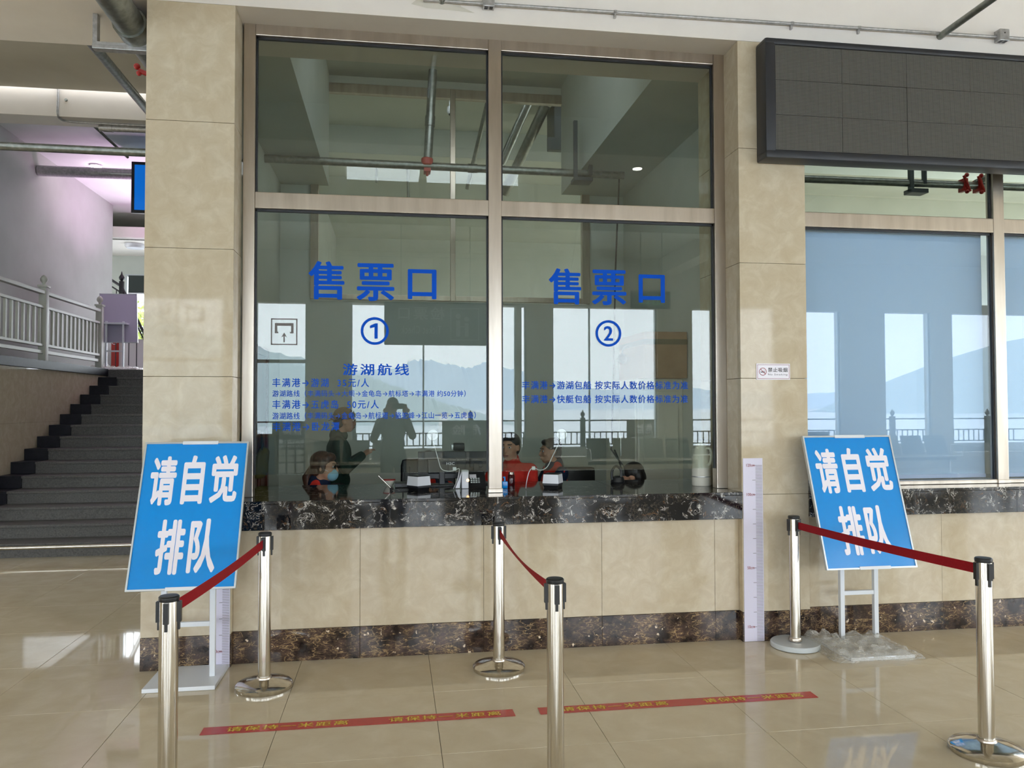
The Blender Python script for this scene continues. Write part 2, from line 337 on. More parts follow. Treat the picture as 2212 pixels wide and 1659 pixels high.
def text_on(body, fn, name, m, parent, bold=0., spacing=1., box=(0, 0, 1, 1), mirror=False):
    """fn(u, v) -> point; the string fills the box in u, v"""
    uv, fs = text_geo(body, bold, spacing)
    mb = MB(); lay = 9 if bold else 1; per = len(uv)//lay; P_ = lambda u, v: Vector(fn(box[0]+u*(box[2]-box[0]), box[1]+v*(box[3]-box[1])))
    nrm = (P_(1, 0)-P_(0, 0)).cross(P_(0, 1)-P_(0, 0)).normalized()*.00005       # the layers of a letter lie on one another
    mb.v = [tuple(P_(u, v)+nrm*(i//per)) for i, (u, v) in enumerate(uv)]; mb.f = fs
    me = bpy.data.meshes.new(name); me.from_pydata(mb.v, [], mb.f); me.materials.append(M[m])
    o = bpy.data.objects.new(name, me); COL.objects.link(o); return adopt(o, parent)
def wall_uv(y): return lambda u, v: (u, y, v)        # u = x, v = z in metres

def arc(P_): 
    out = []; P_ = [Vector(p) for p in P_]
    for i in range(len(P_)-1):
        p0 = P_[max(i-1, 0)]; p1 = P_[i]; p2 = P_[i+1]; p3 = P_[min(i+2, len(P_)-1)]
        for k in range(6):
            t_ = k/6; out.append(.5*((2*p1)+(-p0+p2)*t_+(2*p0-5*p1+4*p2-p3)*t_*t_+(-p0+3*p1-3*p2+p3)*t_**3))
    return out+[P_[-1]]
# ------------------------------------------------------------------ structure
FX0, FY0, TS = -0.582, -0.619, 0.8
floor = struct(MB().box(-14, 18, -12.8, 14, -.16, -.012), 'floor', 'grout')
tile_me = MB().bbox(.0012, TS-.0012, .0012, TS-.0012, -.012, 0, .0009).mesh('tile'); tile_me.materials.append(M['floor_tile'])
XA, XB, YA, YB = FX0-9*TS, FX0+9*TS, FY0-4*TS, FY0+6*TS
for i in range(-9, 9):
    for j in range(-4, 6):
        x, y = FX0+i*TS, FY0+j*TS
        if x < -4.9-.6 and y > 4.0: continue
        o = bpy.data.objects.new('tile', tile_me); COL.objects.link(o); o.location = (x, y, R.uniform(-.0004, .0002)); o.parent = floor
fm = MB()
for (x0, x1, y0, y1) in ((-14, XA, -12.8, 14), (XB, 18, -12.8, 14), (XA, XB, -12.8, YA), (XA, XB, YB, 14)): fm.box(x0, x1, y0, y1, -.012, -.0005)
o = fm.build('tile_field', 'floor_tile', floor); o['kind'] = 'stuff'

# header beam above the windows, painted
struct(MB().box(-9, 18, 0, .72, 4.155, 5.2), 'wall_front', 'paint')
# ceiling of the waiting hall with ribs
c = struct(MB().box(-14, 18, -12.8, 0, 5.2, 5.4), 'ceiling', 'ceiling')
for y in (-4.0, -8.2): adopt(MB().box(-14, 18, y-.2, y+.2, 4.75, 5.2).build('ceiling_beam', 'ceiling'), c)
for x in (-6.3, 6.6): adopt(MB().box(x-.2, x+.2, -12.8, 0, 4.8, 5.2).build('ceiling_beam', 'ceiling'), c)

def clad_column(name, x0, x1, y1, y0=0.):
    core = struct(MB().box(x0+.012, x1-.012, y0+.012, y1, 0, 4.155), name, 'grout_light')
    zs = [.2, 1.0, 1.8, 2.6, 3.4, 4.155]
    for a, b_ in zip(zs, zs[1:]):
        adopt(MB().bbox(x0, x1, y0, y0+.012, a+.0015, b_-.0015, .0015).build('tile', 'tile'), core)
        adopt(MB().bbox(x0, x0+.012, y0+.0125, y1, a+.0015, b_-.0015, .0015).build('tile', 'tile'), core)
        adopt(MB().bbox(x1-.012, x1, y0+.0125, y1, a+.0015, b_-.0015, .0015).build('tile', 'tile'), core)
    return core
clad_column('wall_left_column', -1.535, -1.005, .72)
clad_column('wall_right_column', 2.355, 2.845, .72)
for n, (x0, x1) in (('baseboard_left', (-1.537, -1.003)), ('baseboard_middle', (2.353, 2.847))):
    o = struct(MB().bbox(x0, x1, -.002, .06, 0, .2, .002), n, 'brownmarble')
# wall below the counters: tiles and marble skirting
def lower_wall(nm, x0, x1, joints):
    w = struct(MB().box(x0, x1, .075, .30, 0, .84), nm, 'grout_light')
    xs = [x0]+joints+[x1]
    for a, b_ in zip(xs, xs[1:]):
        adopt(MB().bbox(a+.001, b_-.001, .06, .075, .201, .836, .0015).build('tile', 'tile'), w)
    return w
lower_wall('wall_under_counter', -1.005, 2.355, [-.22, .58, 1.38, 2.18])
lower_wall('wall_right_counter', 2.845, 9.0, [3.10, 3.90, 4.70, 5.5, 6.3])
for nm, x0, x1, js in (('baseboard_front', -1.003, 2.353, [-.22, .58, 1.38, 2.18]), ('baseboard_right', 2.847, 9, [3.1, 3.9, 4.7, 5.5])):
    base_e = structE(nm)
    xs = [x0]+js+[x1]
    for a, b_ in zip(xs, xs[1:]): adopt(MB().bbox(a+.0008, b_-.0008, .054, .074, 0, .2, .0015).build('skirting_slab', 'brownmarble'), base_e)

# black marble counters
def counter(x0, x1, js, label, grp):
    t = thing('counter', label, 'counter', ((x0+x1)/2, 0, .84), grp)
    xs = [x0]+js+[x1]
    for a, b_ in zip(xs, xs[1:]): part(MB().bbox(a+.0006, b_-.0006, -.012, .012, .838, 1.0, .002), 'front_slab', 'blackmarble', t)
    for a, b_ in zip(xs, xs[1:]): part(MB().bbox(a+.0006, b_-.0006, -.014, .98, 1.0005, 1.02, .002), 'counter_top', 'blackmarble', t)
    part(MB().box(x0+.02, x1-.02, .013, .96, .845, 1.0), 'counter_core', 'grout', t)
    return t
counter(-1.004, 2.354, [-.03, .77, 1.57], 'black and gold marble counter ledge under ticket windows one and two', None)
counter(2.846, 7.5, [3.65, 4.45, 5.25, 6.05], 'black and gold marble ledge behind the right blue easel sign, under the blinded window', None)

# ------------------------------------------------------------------ stainless windows
PANES = []
def window(name, x0, x1, mulls, pane_low, low_z, zt=4.158, zb=1.02):
    w = structE(name, (x0, .23, zb)); d0, d1 = .23, .31
    # uprights are posts; rails between them
    xs = [(x0, x0+.075)]+[(m_-.045, m_+.045) for m_ in mulls]+[(x1-.08, x1)]
    for a, b_ in xs: part(MB().bbox(a, b_, d0, d1, zb, zt, .004), 'frame_post', 'steel', w)
    for (a, a1), (b0, b_) in zip(xs, xs[1:]):
        part(MB().bbox(a1, b0, d0+.002, d1, 4.082, zt, .004), 'frame_rail', 'steel', w)
        part(MB().bbox(a1, b0, d0+.002, d1, 2.925, 3.033, .004), 'frame_rail', 'steel', w)
        for za, zb_ in ((3.033, 4.082), (low_z, 2.925)):
            part(MB().box(a1+.0005, a1+.012, d0+.028, d0+.046, za, zb_).box(b0-.012, b0-.0005, d0+.028, d0+.046, za, zb_).box(a1+.0005, b0-.0005, d0+.028, d0+.046, zb_-.016, zb_-.0005), 'gasket', 'bezel', w)
        part(MB().box(a1+.003, b0-.003, .2655, .2735, 3.035, 4.078), 'pane', 'glass', w)
        PANES.append(part(MB().box(a1+.003, b0-.003, .2655, .2735, low_z, 2.921), 'pane', pane_low, w))
    return w
win1 = window('window_1', -.994, 2.355, [.681], 'glass', 1.163)
win2 = window('window_2', 2.846, 7.4, [4.555, 6.2], 'filmglass', 1.05)
part(MB().bbox(2.93, 7.3, .232, .30, 1.021, 1.05, .003), 'frame_rail', 'steel', win2)
for i, (a, b_) in enumerate(((2.90, 4.50), (4.61, 6.14), (6.26, 7.3))):
    t = thing('roller_blind', ['pale blue roller blind drawn down behind the window above the right easel sign',
        'pale blue roller blind drawn down behind the pane cut by the right picture edge', 'pale blue roller blind in the farthest right pane, beyond the picture'][i], 'blind', ((a+b_)/2, .36, 2.95))
    part(MB().box(a, b_, .355, .358, 1.085, 2.95), 'blind_cloth', 'blind', t)
    part(MB().bbox(a, b_, .345, .366, 1.055, 1.085, .003), 'hem_bar', 'whiteplastic', t)
    part(MB().rod((a, .375, 2.96), (b_, .375, 2.96), .02, 12), 'roller', 'aluminium', t)
# steel feet of mullions on the counter
for x in (.681, 4.555): adopt(MB().bbox(x-.05, x+.05, .222, .315, 1.0205, 1.05, .003).build('frame_foot', 'steel'), win1 if x < 2 else win2)

# lettering stuck on the panes
YG = .2645
def gt(body, x0, z0, x1, z1, bold=.02, sp=1.1):
    o = text_on(body, lambda u, v: (u, YG, v), 'lettering', 'blueletter', PANES[0 if x0 < .68 else 1], bold, sp, (x0, z0, x1, z1)); return o
for t_ in (('售',-0.575,2.330,-0.338,2.588),('票',-0.258,2.325,-0.005,2.581),('口',0.085,2.343,0.280,2.548),
           ('售',1.063,2.325,1.296,2.578),('票',1.373,2.324,1.625,2.575),('口',1.715,2.346,1.910,2.548)): gt(*t_, bold=.034)['label'] = 'large blue ticket office character'
gt('游湖航线',-0.347,1.821,0.095,1.901,.026,1.3)['label'] = 'blue heading over the route list'
gt('丰满港→游湖  35元/人',-0.804,1.742,-0.173,1.801,.02,1.25)
gt('游湖路线（丰满码头→大坝→金龟岛→航标塔→丰满港 约50分钟）',-0.803,1.677,0.480,1.721,.016,1.1)
gt('丰满港→五虎岛  50元/人',-0.803,1.597,-0.108,1.656,.02,1.25)
gt('游湖路线（丰满码头→金龟岛→航标塔→骆驼峰→江山一览→五虎岛）',-0.802,1.527,0.550,1.574,.016,1.1)
gt('丰满港→卧龙潭',-0.802,1.450,-0.368,1.508,.022,1.25)
gt('丰满港→游湖包船 按实际人数价格标准为准',0.872,1.728,2.077,1.787,.02,1.15)
gt('丰满港→快艇包船 按实际人数价格标准为准',0.872,1.631,2.076,1.689,.02,1.15)
def ring(cx, cz, r, w, n=48, y=YG):
    mb = MB()
    for i in range(n):
        a, b_ = 2*math.pi*i/n, 2*math.pi*(i+1)/n
        mb.quad((cx+r*math.cos(a), y, cz+r*math.sin(a)), (cx+r*math.cos(b_), y, cz+r*math.sin(b_)), (cx+(r-w)*math.cos(b_), y, cz+(r-w)*math.sin(b_)), (cx+(r-w)*math.cos(a), y, cz+(r-w)*math.sin(a)))
    return mb
for cx, cz, d in ((-.136, 2.122, '1'), (1.492, 2.124, '2')):
    adopt(ring(cx, cz, .094, .018).build('number_ring', 'blueletter'), PANES[0 if cx < .68 else 1])
    if d == '2': gt(d, cx-.034, cz-.052, cx+.034, cz+.052, .03)
    else: adopt(MB().add([(cx+a, YG, cz+b_) for a, b_ in ((-.002, -.052), (.020, -.052), (.020, .052), (.004, .052), (-.032, .036), (-.032, .018), (-.002, .026))], [(0, 1, 2, 3, 6), (3, 4, 5, 6)]).build('lettering', 'blueletter'), PANES[0])
mb = MB(); x0, z0, x1, z1 = -.815, 2.022, -.645, 2.198; e = .007
for q in ((x0, z0, x1, z0+e), (x0, z1-e, x1, z1), (x0, z0, x0+e, z1), (x1-e, z0, x1, z1), (-.79, 2.15, -.67, 2.168), (-.79, 2.11, -.775, 2.15), (-.685, 2.11, -.67, 2.15), (-.79, 2.10, -.768, 2.11), (-.692, 2.10, -.67, 2.11), (-.734, 2.04, -.726, 2.085)):
    mb.quad((q[0], YG, q[1]), (q[2], YG, q[1]), (q[2], YG, q[3]), (q[0], YG, q[3]))
mb.add([(-.748, YG-.0004, 2.072), (-.73, YG-.0004, 2.105), (-.712, YG-.0004, 2.072), (-.73, YG-.0004, 2.085)], [(0, 3, 1), (3, 2, 1)])
o = adopt(mb.build('gate_symbol', 'greyletter'), PANES[0]); o['label'] = 'grey square pictogram of a gate with an arrow'

# ------------------------------------------------------------------ booth behind the windows
wl = struct(MB().box(-1.5, -1.3, .72, 4.2, 0, 5.6), 'wall_booth_left', 'booth')
wr = struct(MB().box(2.75, 2.95, .72, 4.2, 0, 5.6), 'wall_booth_right', 'booth')
o = MB().box(-1.3, 2.75, .72, 4.2, 5.45, 5.6); struct(o, 'ceiling_booth', 'booth')
struct(MB().box(-1.3, -.76, .72, 4.1, 4.155, 5.45), 'trim_1', 'booth')
struct(MB().box(1.98, 2.75, .72, 4.1, 4.155, 5.45), 'trim_2', 'booth')
# back wall with its own tall framed opening
bw = struct(MB().box(-1.3, -.96, 4.1, 4.25, 0, 5.45).box(2.32, 2.75, 4.1, 4.25, 0, 5.45).box(-.96, 2.32, 4.1, 4.25, 0, 2.83).box(-.96, 2.32, 4.1, 4.25, 5.36, 5.45), 'wall_booth_back', 'booth')
w3 = structE('window_3', (.7, 4.1, 2.84))
for a, b_ in ((-.96, -.87), (.64, .70), (2.225, 2.32)): part(MB().bbox(a, b_, 4.06, 4.14, 2.84, 5.35, .004), 'frame_post', 'steel', w3)
for z in ((2.84, 2.90), (5.24, 5.35)): part(MB().bbox(-.87, .64, 4.062, 4.14, z[0], z[1], .004), 'frame_rail', 'steel', w3); part(MB().bbox(.70, 2.225, 4.062, 4.14, z[0], z[1], .004), 'frame_rail', 'steel', w3)
for a, b_ in ((-.868, .638), (.702, 2.223)): part(MB().box(a, b_, 4.095, 4.10, 2.9, 5.24), 'pane', 'clearglass', w3)
# window 2 room
struct(MB().box(2.95, 8, 2.6, 2.8, 0, 2.7), 'wall_right_room', 'booth')
struct(MB().box(2.95, 8, .72, 4.25, 5.45, 5.6), 'ceiling_right_room', 'booth')
struct(MB().box(7.5, 7.7, .72, 2.8, 0, 5.45), 'wall_right_end', 'booth')

# ------------------------------------------------------------------ hall beyond, on the left, and behind the booth
struct(MB().box(-14, -1.5, .72, 4.90, 5.42, 5.6), 'ceiling_left_passage', 'ceiling')
struct(MB().box(-14, -1.4, 5.0, 5.34, 5.125, 7.2), 'trim_3', 'paint')
for y in (6.3, 8.9): struct(MB().box(-1.4, 18, y, y+.3, 5.25, 5.649), 'trim_%d' % (10+int(y)), 'booth')
struct(MB().box(-14, -1.4, 5.0, 14, 5.65, 5.85).box(-1.4, 18, 4.25, 14, 5.65, 5.85), 'ceiling_rear', 'booth')
struct(MB().box(-5.8, -5.6, 3.96, 11.55, 0, 5.65), 'wall_stair_left', 'greywall')
yb = 14.0
struct(MB().box(-1.52, -1.4, 4.25, 14, 0, 5.65), 'wall_light_stop', 'greywall')  # partition added to keep the purple light out of the hall behind the booth
struct(MB().box(-14, -6.15, yb, yb+.2, 0, 5.65).box(-1.5, 18, yb, yb+.2, 0, 5.65).box(-6.15, -1.5, yb, yb+.2, 0, 2.3).box(-6.15, -1.5, yb, yb+.2, 4.66, 5.65), 'wall_rear', 'booth')
w4 = structE('window_4', (-4, yb, 2.3))
for a in (-6.15, -4.6, -3.05, -1.56): part(MB().bbox(a, a+.06, yb-.01, yb+.08, 2.3, 4.66, .004), 'frame_post', 'aluminium', w4)
for a, b_ in ((-6.09, -4.6), (-4.54, -3.05), (-2.99, -1.56)):
    for z in (2.3, 3.38, 4.60): part(MB().bbox(a, b_, yb-.008, yb+.08, z, z+.06, .004), 'frame_rail', 'aluminium', w4)
    part(MB().box(a, b_, yb+.03, yb+.036, 2.36, 3.38), 'pane', 'clearglass', w4); part(MB().box(a, b_, yb+.03, yb+.036, 3.44, 4.6), 'pane', 'clearglass', w4)
t = thing('roller_blind', 'dark grey roller blind half drawn over the far window left of the column', 'blind', (-4, 13.9, 4.66))
part(MB().box(-6.05, -1.6, 13.93, 13.94, 4.22, 4.62), 'blind_cloth', 'darkblind', t); part(MB().bbox(-6.05, -1.6, 13.92, 13.95, 4.19, 4.22, .003), 'hem_bar', 'whiteplastic', t)
# trees outside
for i, (x, y, z, r) in enumerate(((-9.2, 19, 3.4, 1.5), (-7.0, 17.6, 3.3, 1.2), (-3.6, 19, 3.4, 1.6))):
    t = thing('tree', ['yellow green tree outside the far window, left', 'yellow green tree outside the far window beside the column', 'yellow green tree outside the far window, hidden mostly by the column'][i], 'tree', (x, y, 0))
    part(MB().cap((x, y, 0), (x+.1, y, z), .16, .07), 'trunk', 'brownwood', t, True)
    mb = MB(); q = random.Random(i)
    for k in range(1500):
        p = Vector((q.gauss(0, 1), q.gauss(0, 1), q.gauss(0, 1))).normalized()*r*q.uniform(.35, 1)
        p += Vector((x, y, z)); d = Vector((q.uniform(-1, 1), q.uniform(-1, 1), q.uniform(-1, 1))).normalized()*.09; e_ = d.orthogonal().normalized()*.05
        mb.add([p-d, p+e_, p+d, p-e_], [(0, 1, 2, 3)])
    o = part(mb, 'foliage', 'trees', t); o['kind'] = 'stuff'

# staircase
sx0, sx1 = -4.885, -1.53
stair = thing('staircase', 'dark grey granite staircase rising behind the left column', 'staircase', (-3.2, 4, 0))
TR, RS, Y0 = .372, .15, 4.0
for k in range(1, 15):
    y = Y0+(k-1)*TR
    s_ = part(MB().box(sx0+.0, sx1, y+.012, y+TR+.03, (k-1)*RS, k*RS-.03).bbox(sx0, sx1, y-.008, y+TR+.02, k*RS-.03, k*RS, .004), 'step', 'granite', stair)
    b_ = part(MB().bbox(sx0, sx0+.29, y-.012, y+TR-.01, (k-1)*RS+.001, k*RS+.003, .003), 'black_end_block', 'blackstone', stair)
part(MB().bbox(sx0, sx1, 9.21, 13.98, 2.08, 2.25, .004), 'landing', 'granite', stair)
part(MB().box(sx0+.1, sx1-.02, 9.24, 13.97, 0.0, 2.08), 'landing_wall', 'tile', stair)
struct(MB().bbox(-9, sx0-.002, 9.21, 13.99, 2.0, 2.25, .004), 'floor_landing', 'granite')
# raised platform left of the stairs
pl = struct(MB().box(-5.6, -4.9, 3.985, 9.2, 0, 2.14), 'wall_platform', 'grout_light')
for k in range(7):
    for z0, z1 in ((0, .7), (.7, 1.4), (1.4, 2.14)):
        adopt(MB().bbox(-4.9, -4.888, 4.0+k*.75+.001, 4.0+(k+1)*.75-.001, z0+.001, z1-.001, .0015).build('tile', 'tile'), pl)
for z0, z1 in ((0, .7), (.7, 1.4), (1.4, 2.14)): adopt(MB().bbox(-5.6, sx0+.012, 3.973, 3.985, z0+.001, z1-.001, .0015).build('tile', 'tile'), pl)
cb = struct(MB().bbox(-5.6, sx0+.03, 3.96, 9.2, 2.14, 2.26, .003), 'trim_4', 'blackstone')
def balustrade():
    t = thing('balustrade', 'cream painted balustrade along the raised platform left of the stairs', 'railing', (sx0-.03, 6.5, 2.26))
    X = sx0-.03
    for y in (4.1, 6.82, 8.95):
        part(MB().bbox(X-.05, X+.05, y-.05, y+.05, 2.26, 3.3, .006).bbox(X-.065, X+.065, y-.065, y+.065, 3.3, 3.33, .004).lathe([(.02, 3.33), (.022, 3.36), (.045, 3.39), (.05, 3.42), (.035, 3.455), (.012, 3.475)], (X, y, 0), 14), 'post', 'balustrade', t, True)
    for (a, b_) in ((4.15, 6.77), (6.87, 8.9)):
        part(MB().bbox(X-.04, X+.04, a, b_, 3.2, 3.25, .008), 'top_rail', 'balustrade', t)
        part(MB().bbox(X-.028, X+.028, a, b_, 3.0, 3.04, .005), 'rail', 'balustrade', t)
        part(MB().bbox(X-.028, X+.028, a, b_, 2.46, 2.5, .005), 'rail', 'balustrade', t)
        part(MB().bbox(X-.02, X+.02, a, b_, 2.36, 2.41, .005), 'rail', 'balustrade', t)
        n = int((b_-a)/.155)
        for i in range(n):
            y = a+(i+.5)*(b_-a)/n
            part(MB().bbox(X-.016, X+.016, y-.022, y+.022, 2.5, 3.0, .004), 'baluster', 'balustrade', t)
balustrade()
# steel tube lying along the first step
t = thing('steel_tube', 'bright steel tube lying across the foot of the stairs', 'tube', (-3.2, 3.93, .12))
part(MB().rod((-5.5, 3.9, .125), (-1.9, 3.9, .125), .02, 16), 'tube', 'chrome', t, True)
for x in (-4.6, -3.4, -2.2): part(MB().rod((x, 3.9, .125), (x, 3.99, .125), .010, 10), 'wall_bracket', 'chrome', t, True)
# white parapet and red banner on the landing
par = struct(MB().bbox(-7.5, -5.05, 12.0, 12.15, 2.25, 3.0, .004), 'wall_parapet', 'whitewall')
par2 = struct(MB().bbox(-5.6, -4.2, 12.4, 12.5, 2.25, 3.0, .004), 'wall_parapet_rear', 'whitewall')
t = thing('red_banner', 'narrow red banner hanging on the white parapet behind the landing easel', 'banner', (-5.68, 11.98, 2.9))
part(MB().box(-5.77, -5.60, 11.97, 11.99, 2.26, 3.05), 'banner_sheet', 'red', t)
part(ring(-5.685, 2.93, .05, .012, 24, 11.967), 'printed_ring', 'signwhite', t)
# black stair railing behind
t = thing('black_stair_railing', 'black metal railing with knobbed post sloping down behind the landing easel', 'railing', (-5.3, 11.8, 2.25))
P0, P1, P2 = Vector((-5.9, 11.8, 4.32)), Vector((-5.50, 11.8, 4.05)), Vector((-4.9, 11.8, 2.75))
part(MB().tube([P0, P1, P2], .028, 8), 'handrail', 'black', t, True)
lo = Vector((0, 0, -.13)); part(MB().tube([P0+lo, P1+lo, P2+lo], .016, 8), 'rail', 'black', t, True)
part(MB().bbox(-5.54, -5.46, 11.76, 11.84, 3.0, 4.16, .006).lathe([(.02, 4.16), (.05, 4.2), (.055, 4.24), (.02, 4.3), (.005, 4.36)], (-5.5, 11.8, 0), 12), 'newel_post', 'black', t, True)
for i in range(9):
    f = i/8; p = P0.lerp(P1, f*2) if f < .5 else P1.lerp(P2, f*2-1)
    if abs(p.x+5.5) < .05: continue
    part(MB().rod((p.x, 11.8, 2.26), (p.x, 11.8, p.z-.13), .01, 6), 'baluster', 'black', t)

# ------------------------------------------------------------------ waiting hall shell behind the viewer
YW = -12.8
ops = [(-11.5, -9.2), (-8.6, -6.3), (-5.7, -3.72), (-3.14, -2.0), (-1.02, 2.86), (2.954, 3.10), (3.73, 6.35), (7.23, 9.2), (10.24, 11.18), (12.4, 13.7), (14.3, 16.8)]
mb = MB(); xs = -14
for a, b_ in ops: mb.box(xs, a, YW-.3, YW, 0, 5.2); mb.box(a, b_, YW-.3, YW, 3.985, 5.2); mb.box(a, b_, YW-.3, YW, 0, .38 if a != -3.14 else .02); xs = b_
mb.box(xs, 18, YW-.3, YW, 0, 5.2); struct(mb, 'wall_back', 'ceiling')
for i, (a, b_) in enumerate(ops):
    w = structE('window_%d' % (i+5), ((a+b_)/2, YW-.1, .38))
    for x in (a, b_-.04): part(MB().bbox(x, x+.04, YW-.16, YW-.08, .38, 3.985, .004), 'frame_post', 'aluminium', w)
    mids = [x for x in (.66, 4.66, -4.7, -7.4, 8.2, 15.5) if a < x < b_]
    for x in mids: part(MB().bbox(x-.02, x+.02, YW-.15, YW-.09, .38, 3.985, .004), 'frame_post', 'aluminium', w)
    if b_-a > .3: part(MB().box(a+.04, b_-.04, YW-.13, YW-.125, .40, 3.96), 'pane', 'clearglass', w)
    if i in (2, 3): part(MB().bbox(a+.04, b_-.04, YW-.15, YW-.09, 2.60, 2.68, .004), 'frame_rail', 'aluminium', w)
    if b_-a > .3: area('sky_portal', ((a+b_)/2, YW-.32, 2.2), (rad(90), 0, rad(0)), b_-a, 3.6, 1, portal=True)
g = thing('metal_gate', 'black barred gate in the far doorway, mirrored at the left of window one', 'gate', (-2.57, YW-.2, .02))
for z in (.04, .30, .46, .72, .92): part(MB().bbox(-3.1, -2.04, YW-.22, YW-.19, z, z+.035, .003), 'rail', 'black', g)
for i in range(6): part(MB().bbox(-3.08+i*.2, -3.045+i*.2, YW-.225, YW-.185, .03, .96, .003), 'bar', 'black', g)
# end walls; their windows and rear openings are added to bring in more daylight
for nm, x, s_ in (('wall_left', -14, 1), ('wall_right', 18, -1)):
    mb = MB(); ys = -12.8
    sp_ = ((-11.8, -7.5),) if s_ > 0 else ((-11.8, -7.5), (-6.6, -1.5))
    for a, b_ in sp_: mb.box(x-.1, x+.1, ys, a, 0, 5.2).box(x-.1, x+.1, a, b_, 4.2, 5.2).box(x-.1, x+.1, a, b_, 0, .3); ys = b_
    mb.box(x-.1, x+.1, ys, 4.9, 0, 5.65).box(x-.1, x+.1, 13.4, 14, 0, 5.65).box(x-.1, x+.1, 4.9, 13.4, 0, 1.2).box(x-.1, x+.1, 4.9, 13.4, 3.0, 5.65)
    struct(mb, nm, 'ceiling')
    for k, (a, b_) in enumerate(sp_):
        w = structE('window_%d' % (20+k+(5 if s_ < 0 else 0)), (x, (a+b_)/2, .3))
        for y in (a, (a+b_)/2-.03, b_-.06): part(MB().bbox(x-.04, x+.04, y, y+.06, .3, 4.2, .004), 'frame_post', 'aluminium', w)
        part(MB().box(x-.003, x+.003, a+.06, b_-.06, .31, 4.2), 'pane', 'clearglass', w)
        area('sky_portal', (x-s_*.12, (a+b_)/2, 2.25), (0, rad(-90*s_), 0), 3.9, b_-a, 1, portal=True)
for x_ in (-14.12, 18.12): area('sky_portal', (x_, 9.15, 2.1), (0, rad(-90 if x_ < 0 else 90), 0), 1.8, 8.5, 1, portal=True)
area('sky_portal', (-3.8, 14.25, 3.5), (rad(-90), 0, 0), 4.6, 2.4, 1, portal=True)
# reception-side signs printed on glass of the exit doors (seen mirrored in the polished column)
w7 = [o for o in bpy.data.objects if o.name == 'window_7'][0]
text_on('出口', lambda u, v: (u, YW-.12, v), 'lettering', 'redprint', w7, .03, 1.3, (-5.1, 3.42, -4.15, 3.85))
text_on('Way out', lambda u, v: (u, YW-.12, v), 'lettering', 'redprint', w7, .02, 1.2, (-5.05, 3.08, -4.2, 3.28))
# terrace, railing with finials, lake, hills
terr = struct(MB().box(-40, 45, -19, YW-.3, -.3, -.02).box(-40, 45, -14.3, -14.0, -.02, .55), 'floor_terrace', 'concrete')
rail = thing('terrace_railing', 'dark terrace railing with finial posts mirrored in the ticket windows, lake behind', 'railing', (0, -14.15, .55))
for z, h in ((1.21, .035), (.91, .03), (.60, .03)): part(MB().bbox(-20, 26, -14.17, -14.13, z, z+h, .004), 'rail', 'bezel', rail)
for k, x in enumerate([-18.5+2.9*i for i in range(15)]):
    x += .09
    part(MB().bbox(x-.06, x+.06, -14.21, -14.09, .55, 1.30, .006).lathe([(.03, 1.30), (.035, 1.33), (.062, 1.37), (.06, 1.41), (.03, 1.45), (.006, 1.50)], (x, -14.15, 0), 14), 'post', 'bezel', rail, True)
bal = MB().rod((0, -14.15, .62), (0, -14.15, .92), .016, 6).mesh('baluster'); bal.materials.append(M['bezel'])
for i in range(170):
    o = bpy.data.objects.new('baluster', bal); COL.objects.link(o); o.location.x = -9+i*.155; o.parent = rail; o.matrix_parent_inverse = rail.matrix_basis.inverted()
for k, (x0, x1) in enumerate(((-2.95, -2.0), (1.17, 2.4), (5.95, 6.9))):
    t = thing('warning_banner', ['dark warning banner on the terrace railing, mirrored far left of window one', 'dark warning banner on the terrace railing, mirrored beside the window mullion', 'dark warning banner on the terrace railing, mirrored right of window two'][k], 'banner', ((x0+x1)/2, -14.1, .6))
    part(MB().box(x0, x1, -14.12, -14.11, .50, 1.22), 'banner_sheet', 'charcoal', t)
    f = (lambda a, b2: (lambda u, v: (b2-(u-a), -14.105, v)))(x0, x1)
    text_on('危险', f, 'lettering', 'signwhite', t, .02, 1.3, (x0+.25, .88, x1-.25, 1.14)); text_on('请勿倚靠', f, 'lettering', 'signwhite', t, .02, 1.1, (x0+.1, .6, x1-.1, .8))
lake = struct(MB().box(-3000, 3000, -3000, -20, -4.2, -4.0), 'floor_lake', noise_mat('lake water', [(.3, srgb(222, 230, 238)), (.7, srgb(236, 242, 248))], .05, 6, .22, .5, stretch=(1, 3, 1), bump=.15))
def hill(name, pts, y, depth, m, label):
    """ridge line with rounded flanks toward and away from the lake"""
    fine = []
    q = random.Random(len(pts))
    for (x0, z0), (x1, z1) in zip(pts, pts[1:]):
        n = 14
        for i in range(n): f = i/n; fine.append((x0+(x1-x0)*f, z0+(z1-z0)*f+q.uniform(-.008, .008)*abs(pts[1][0]-pts[0][0])))
    fine.append(pts[-1]); vs = []; rows = 9
    for j in range(rows):
        t_ = j/(rows-1)*2-1; h = math.cos(t_*math.pi/2)**.7 if abs(t_) < 1 else 0
        for (x, z) in fine: vs.append((x, y+t_*depth, -4+max(z+4, 0.1)*h))
    n = len(fine); fs = [(j*n+i, j*n+i+1, (j+1)*n+i+1, (j+1)*n+i) for j in range(rows-1) for i in range(n-1)]
    return tag(MB().add(vs, fs).build(name, m, None, True), label, 'hill')
hz1 = mat('haze tinted near slope', srgb(186, 200, 204), .9, spec=0); hz2 = mat('haze tinted far ridge', srgb(206, 220, 234), .9, spec=0)  # aerial haze is mixed into these pale slope colours
hill('near_hill', [(-170, 40), (-101.7, 36.4), (-79.8, 33.1), (-52.5, 23.0), (-29.1, 17.1), (-8.1, 11.1), (7.2, 5.7), (20.4, 1.5), (38.5, -4)], -262, 40, hz1, 'nearer grey green hill sloping down to the lake, mirrored in window one')
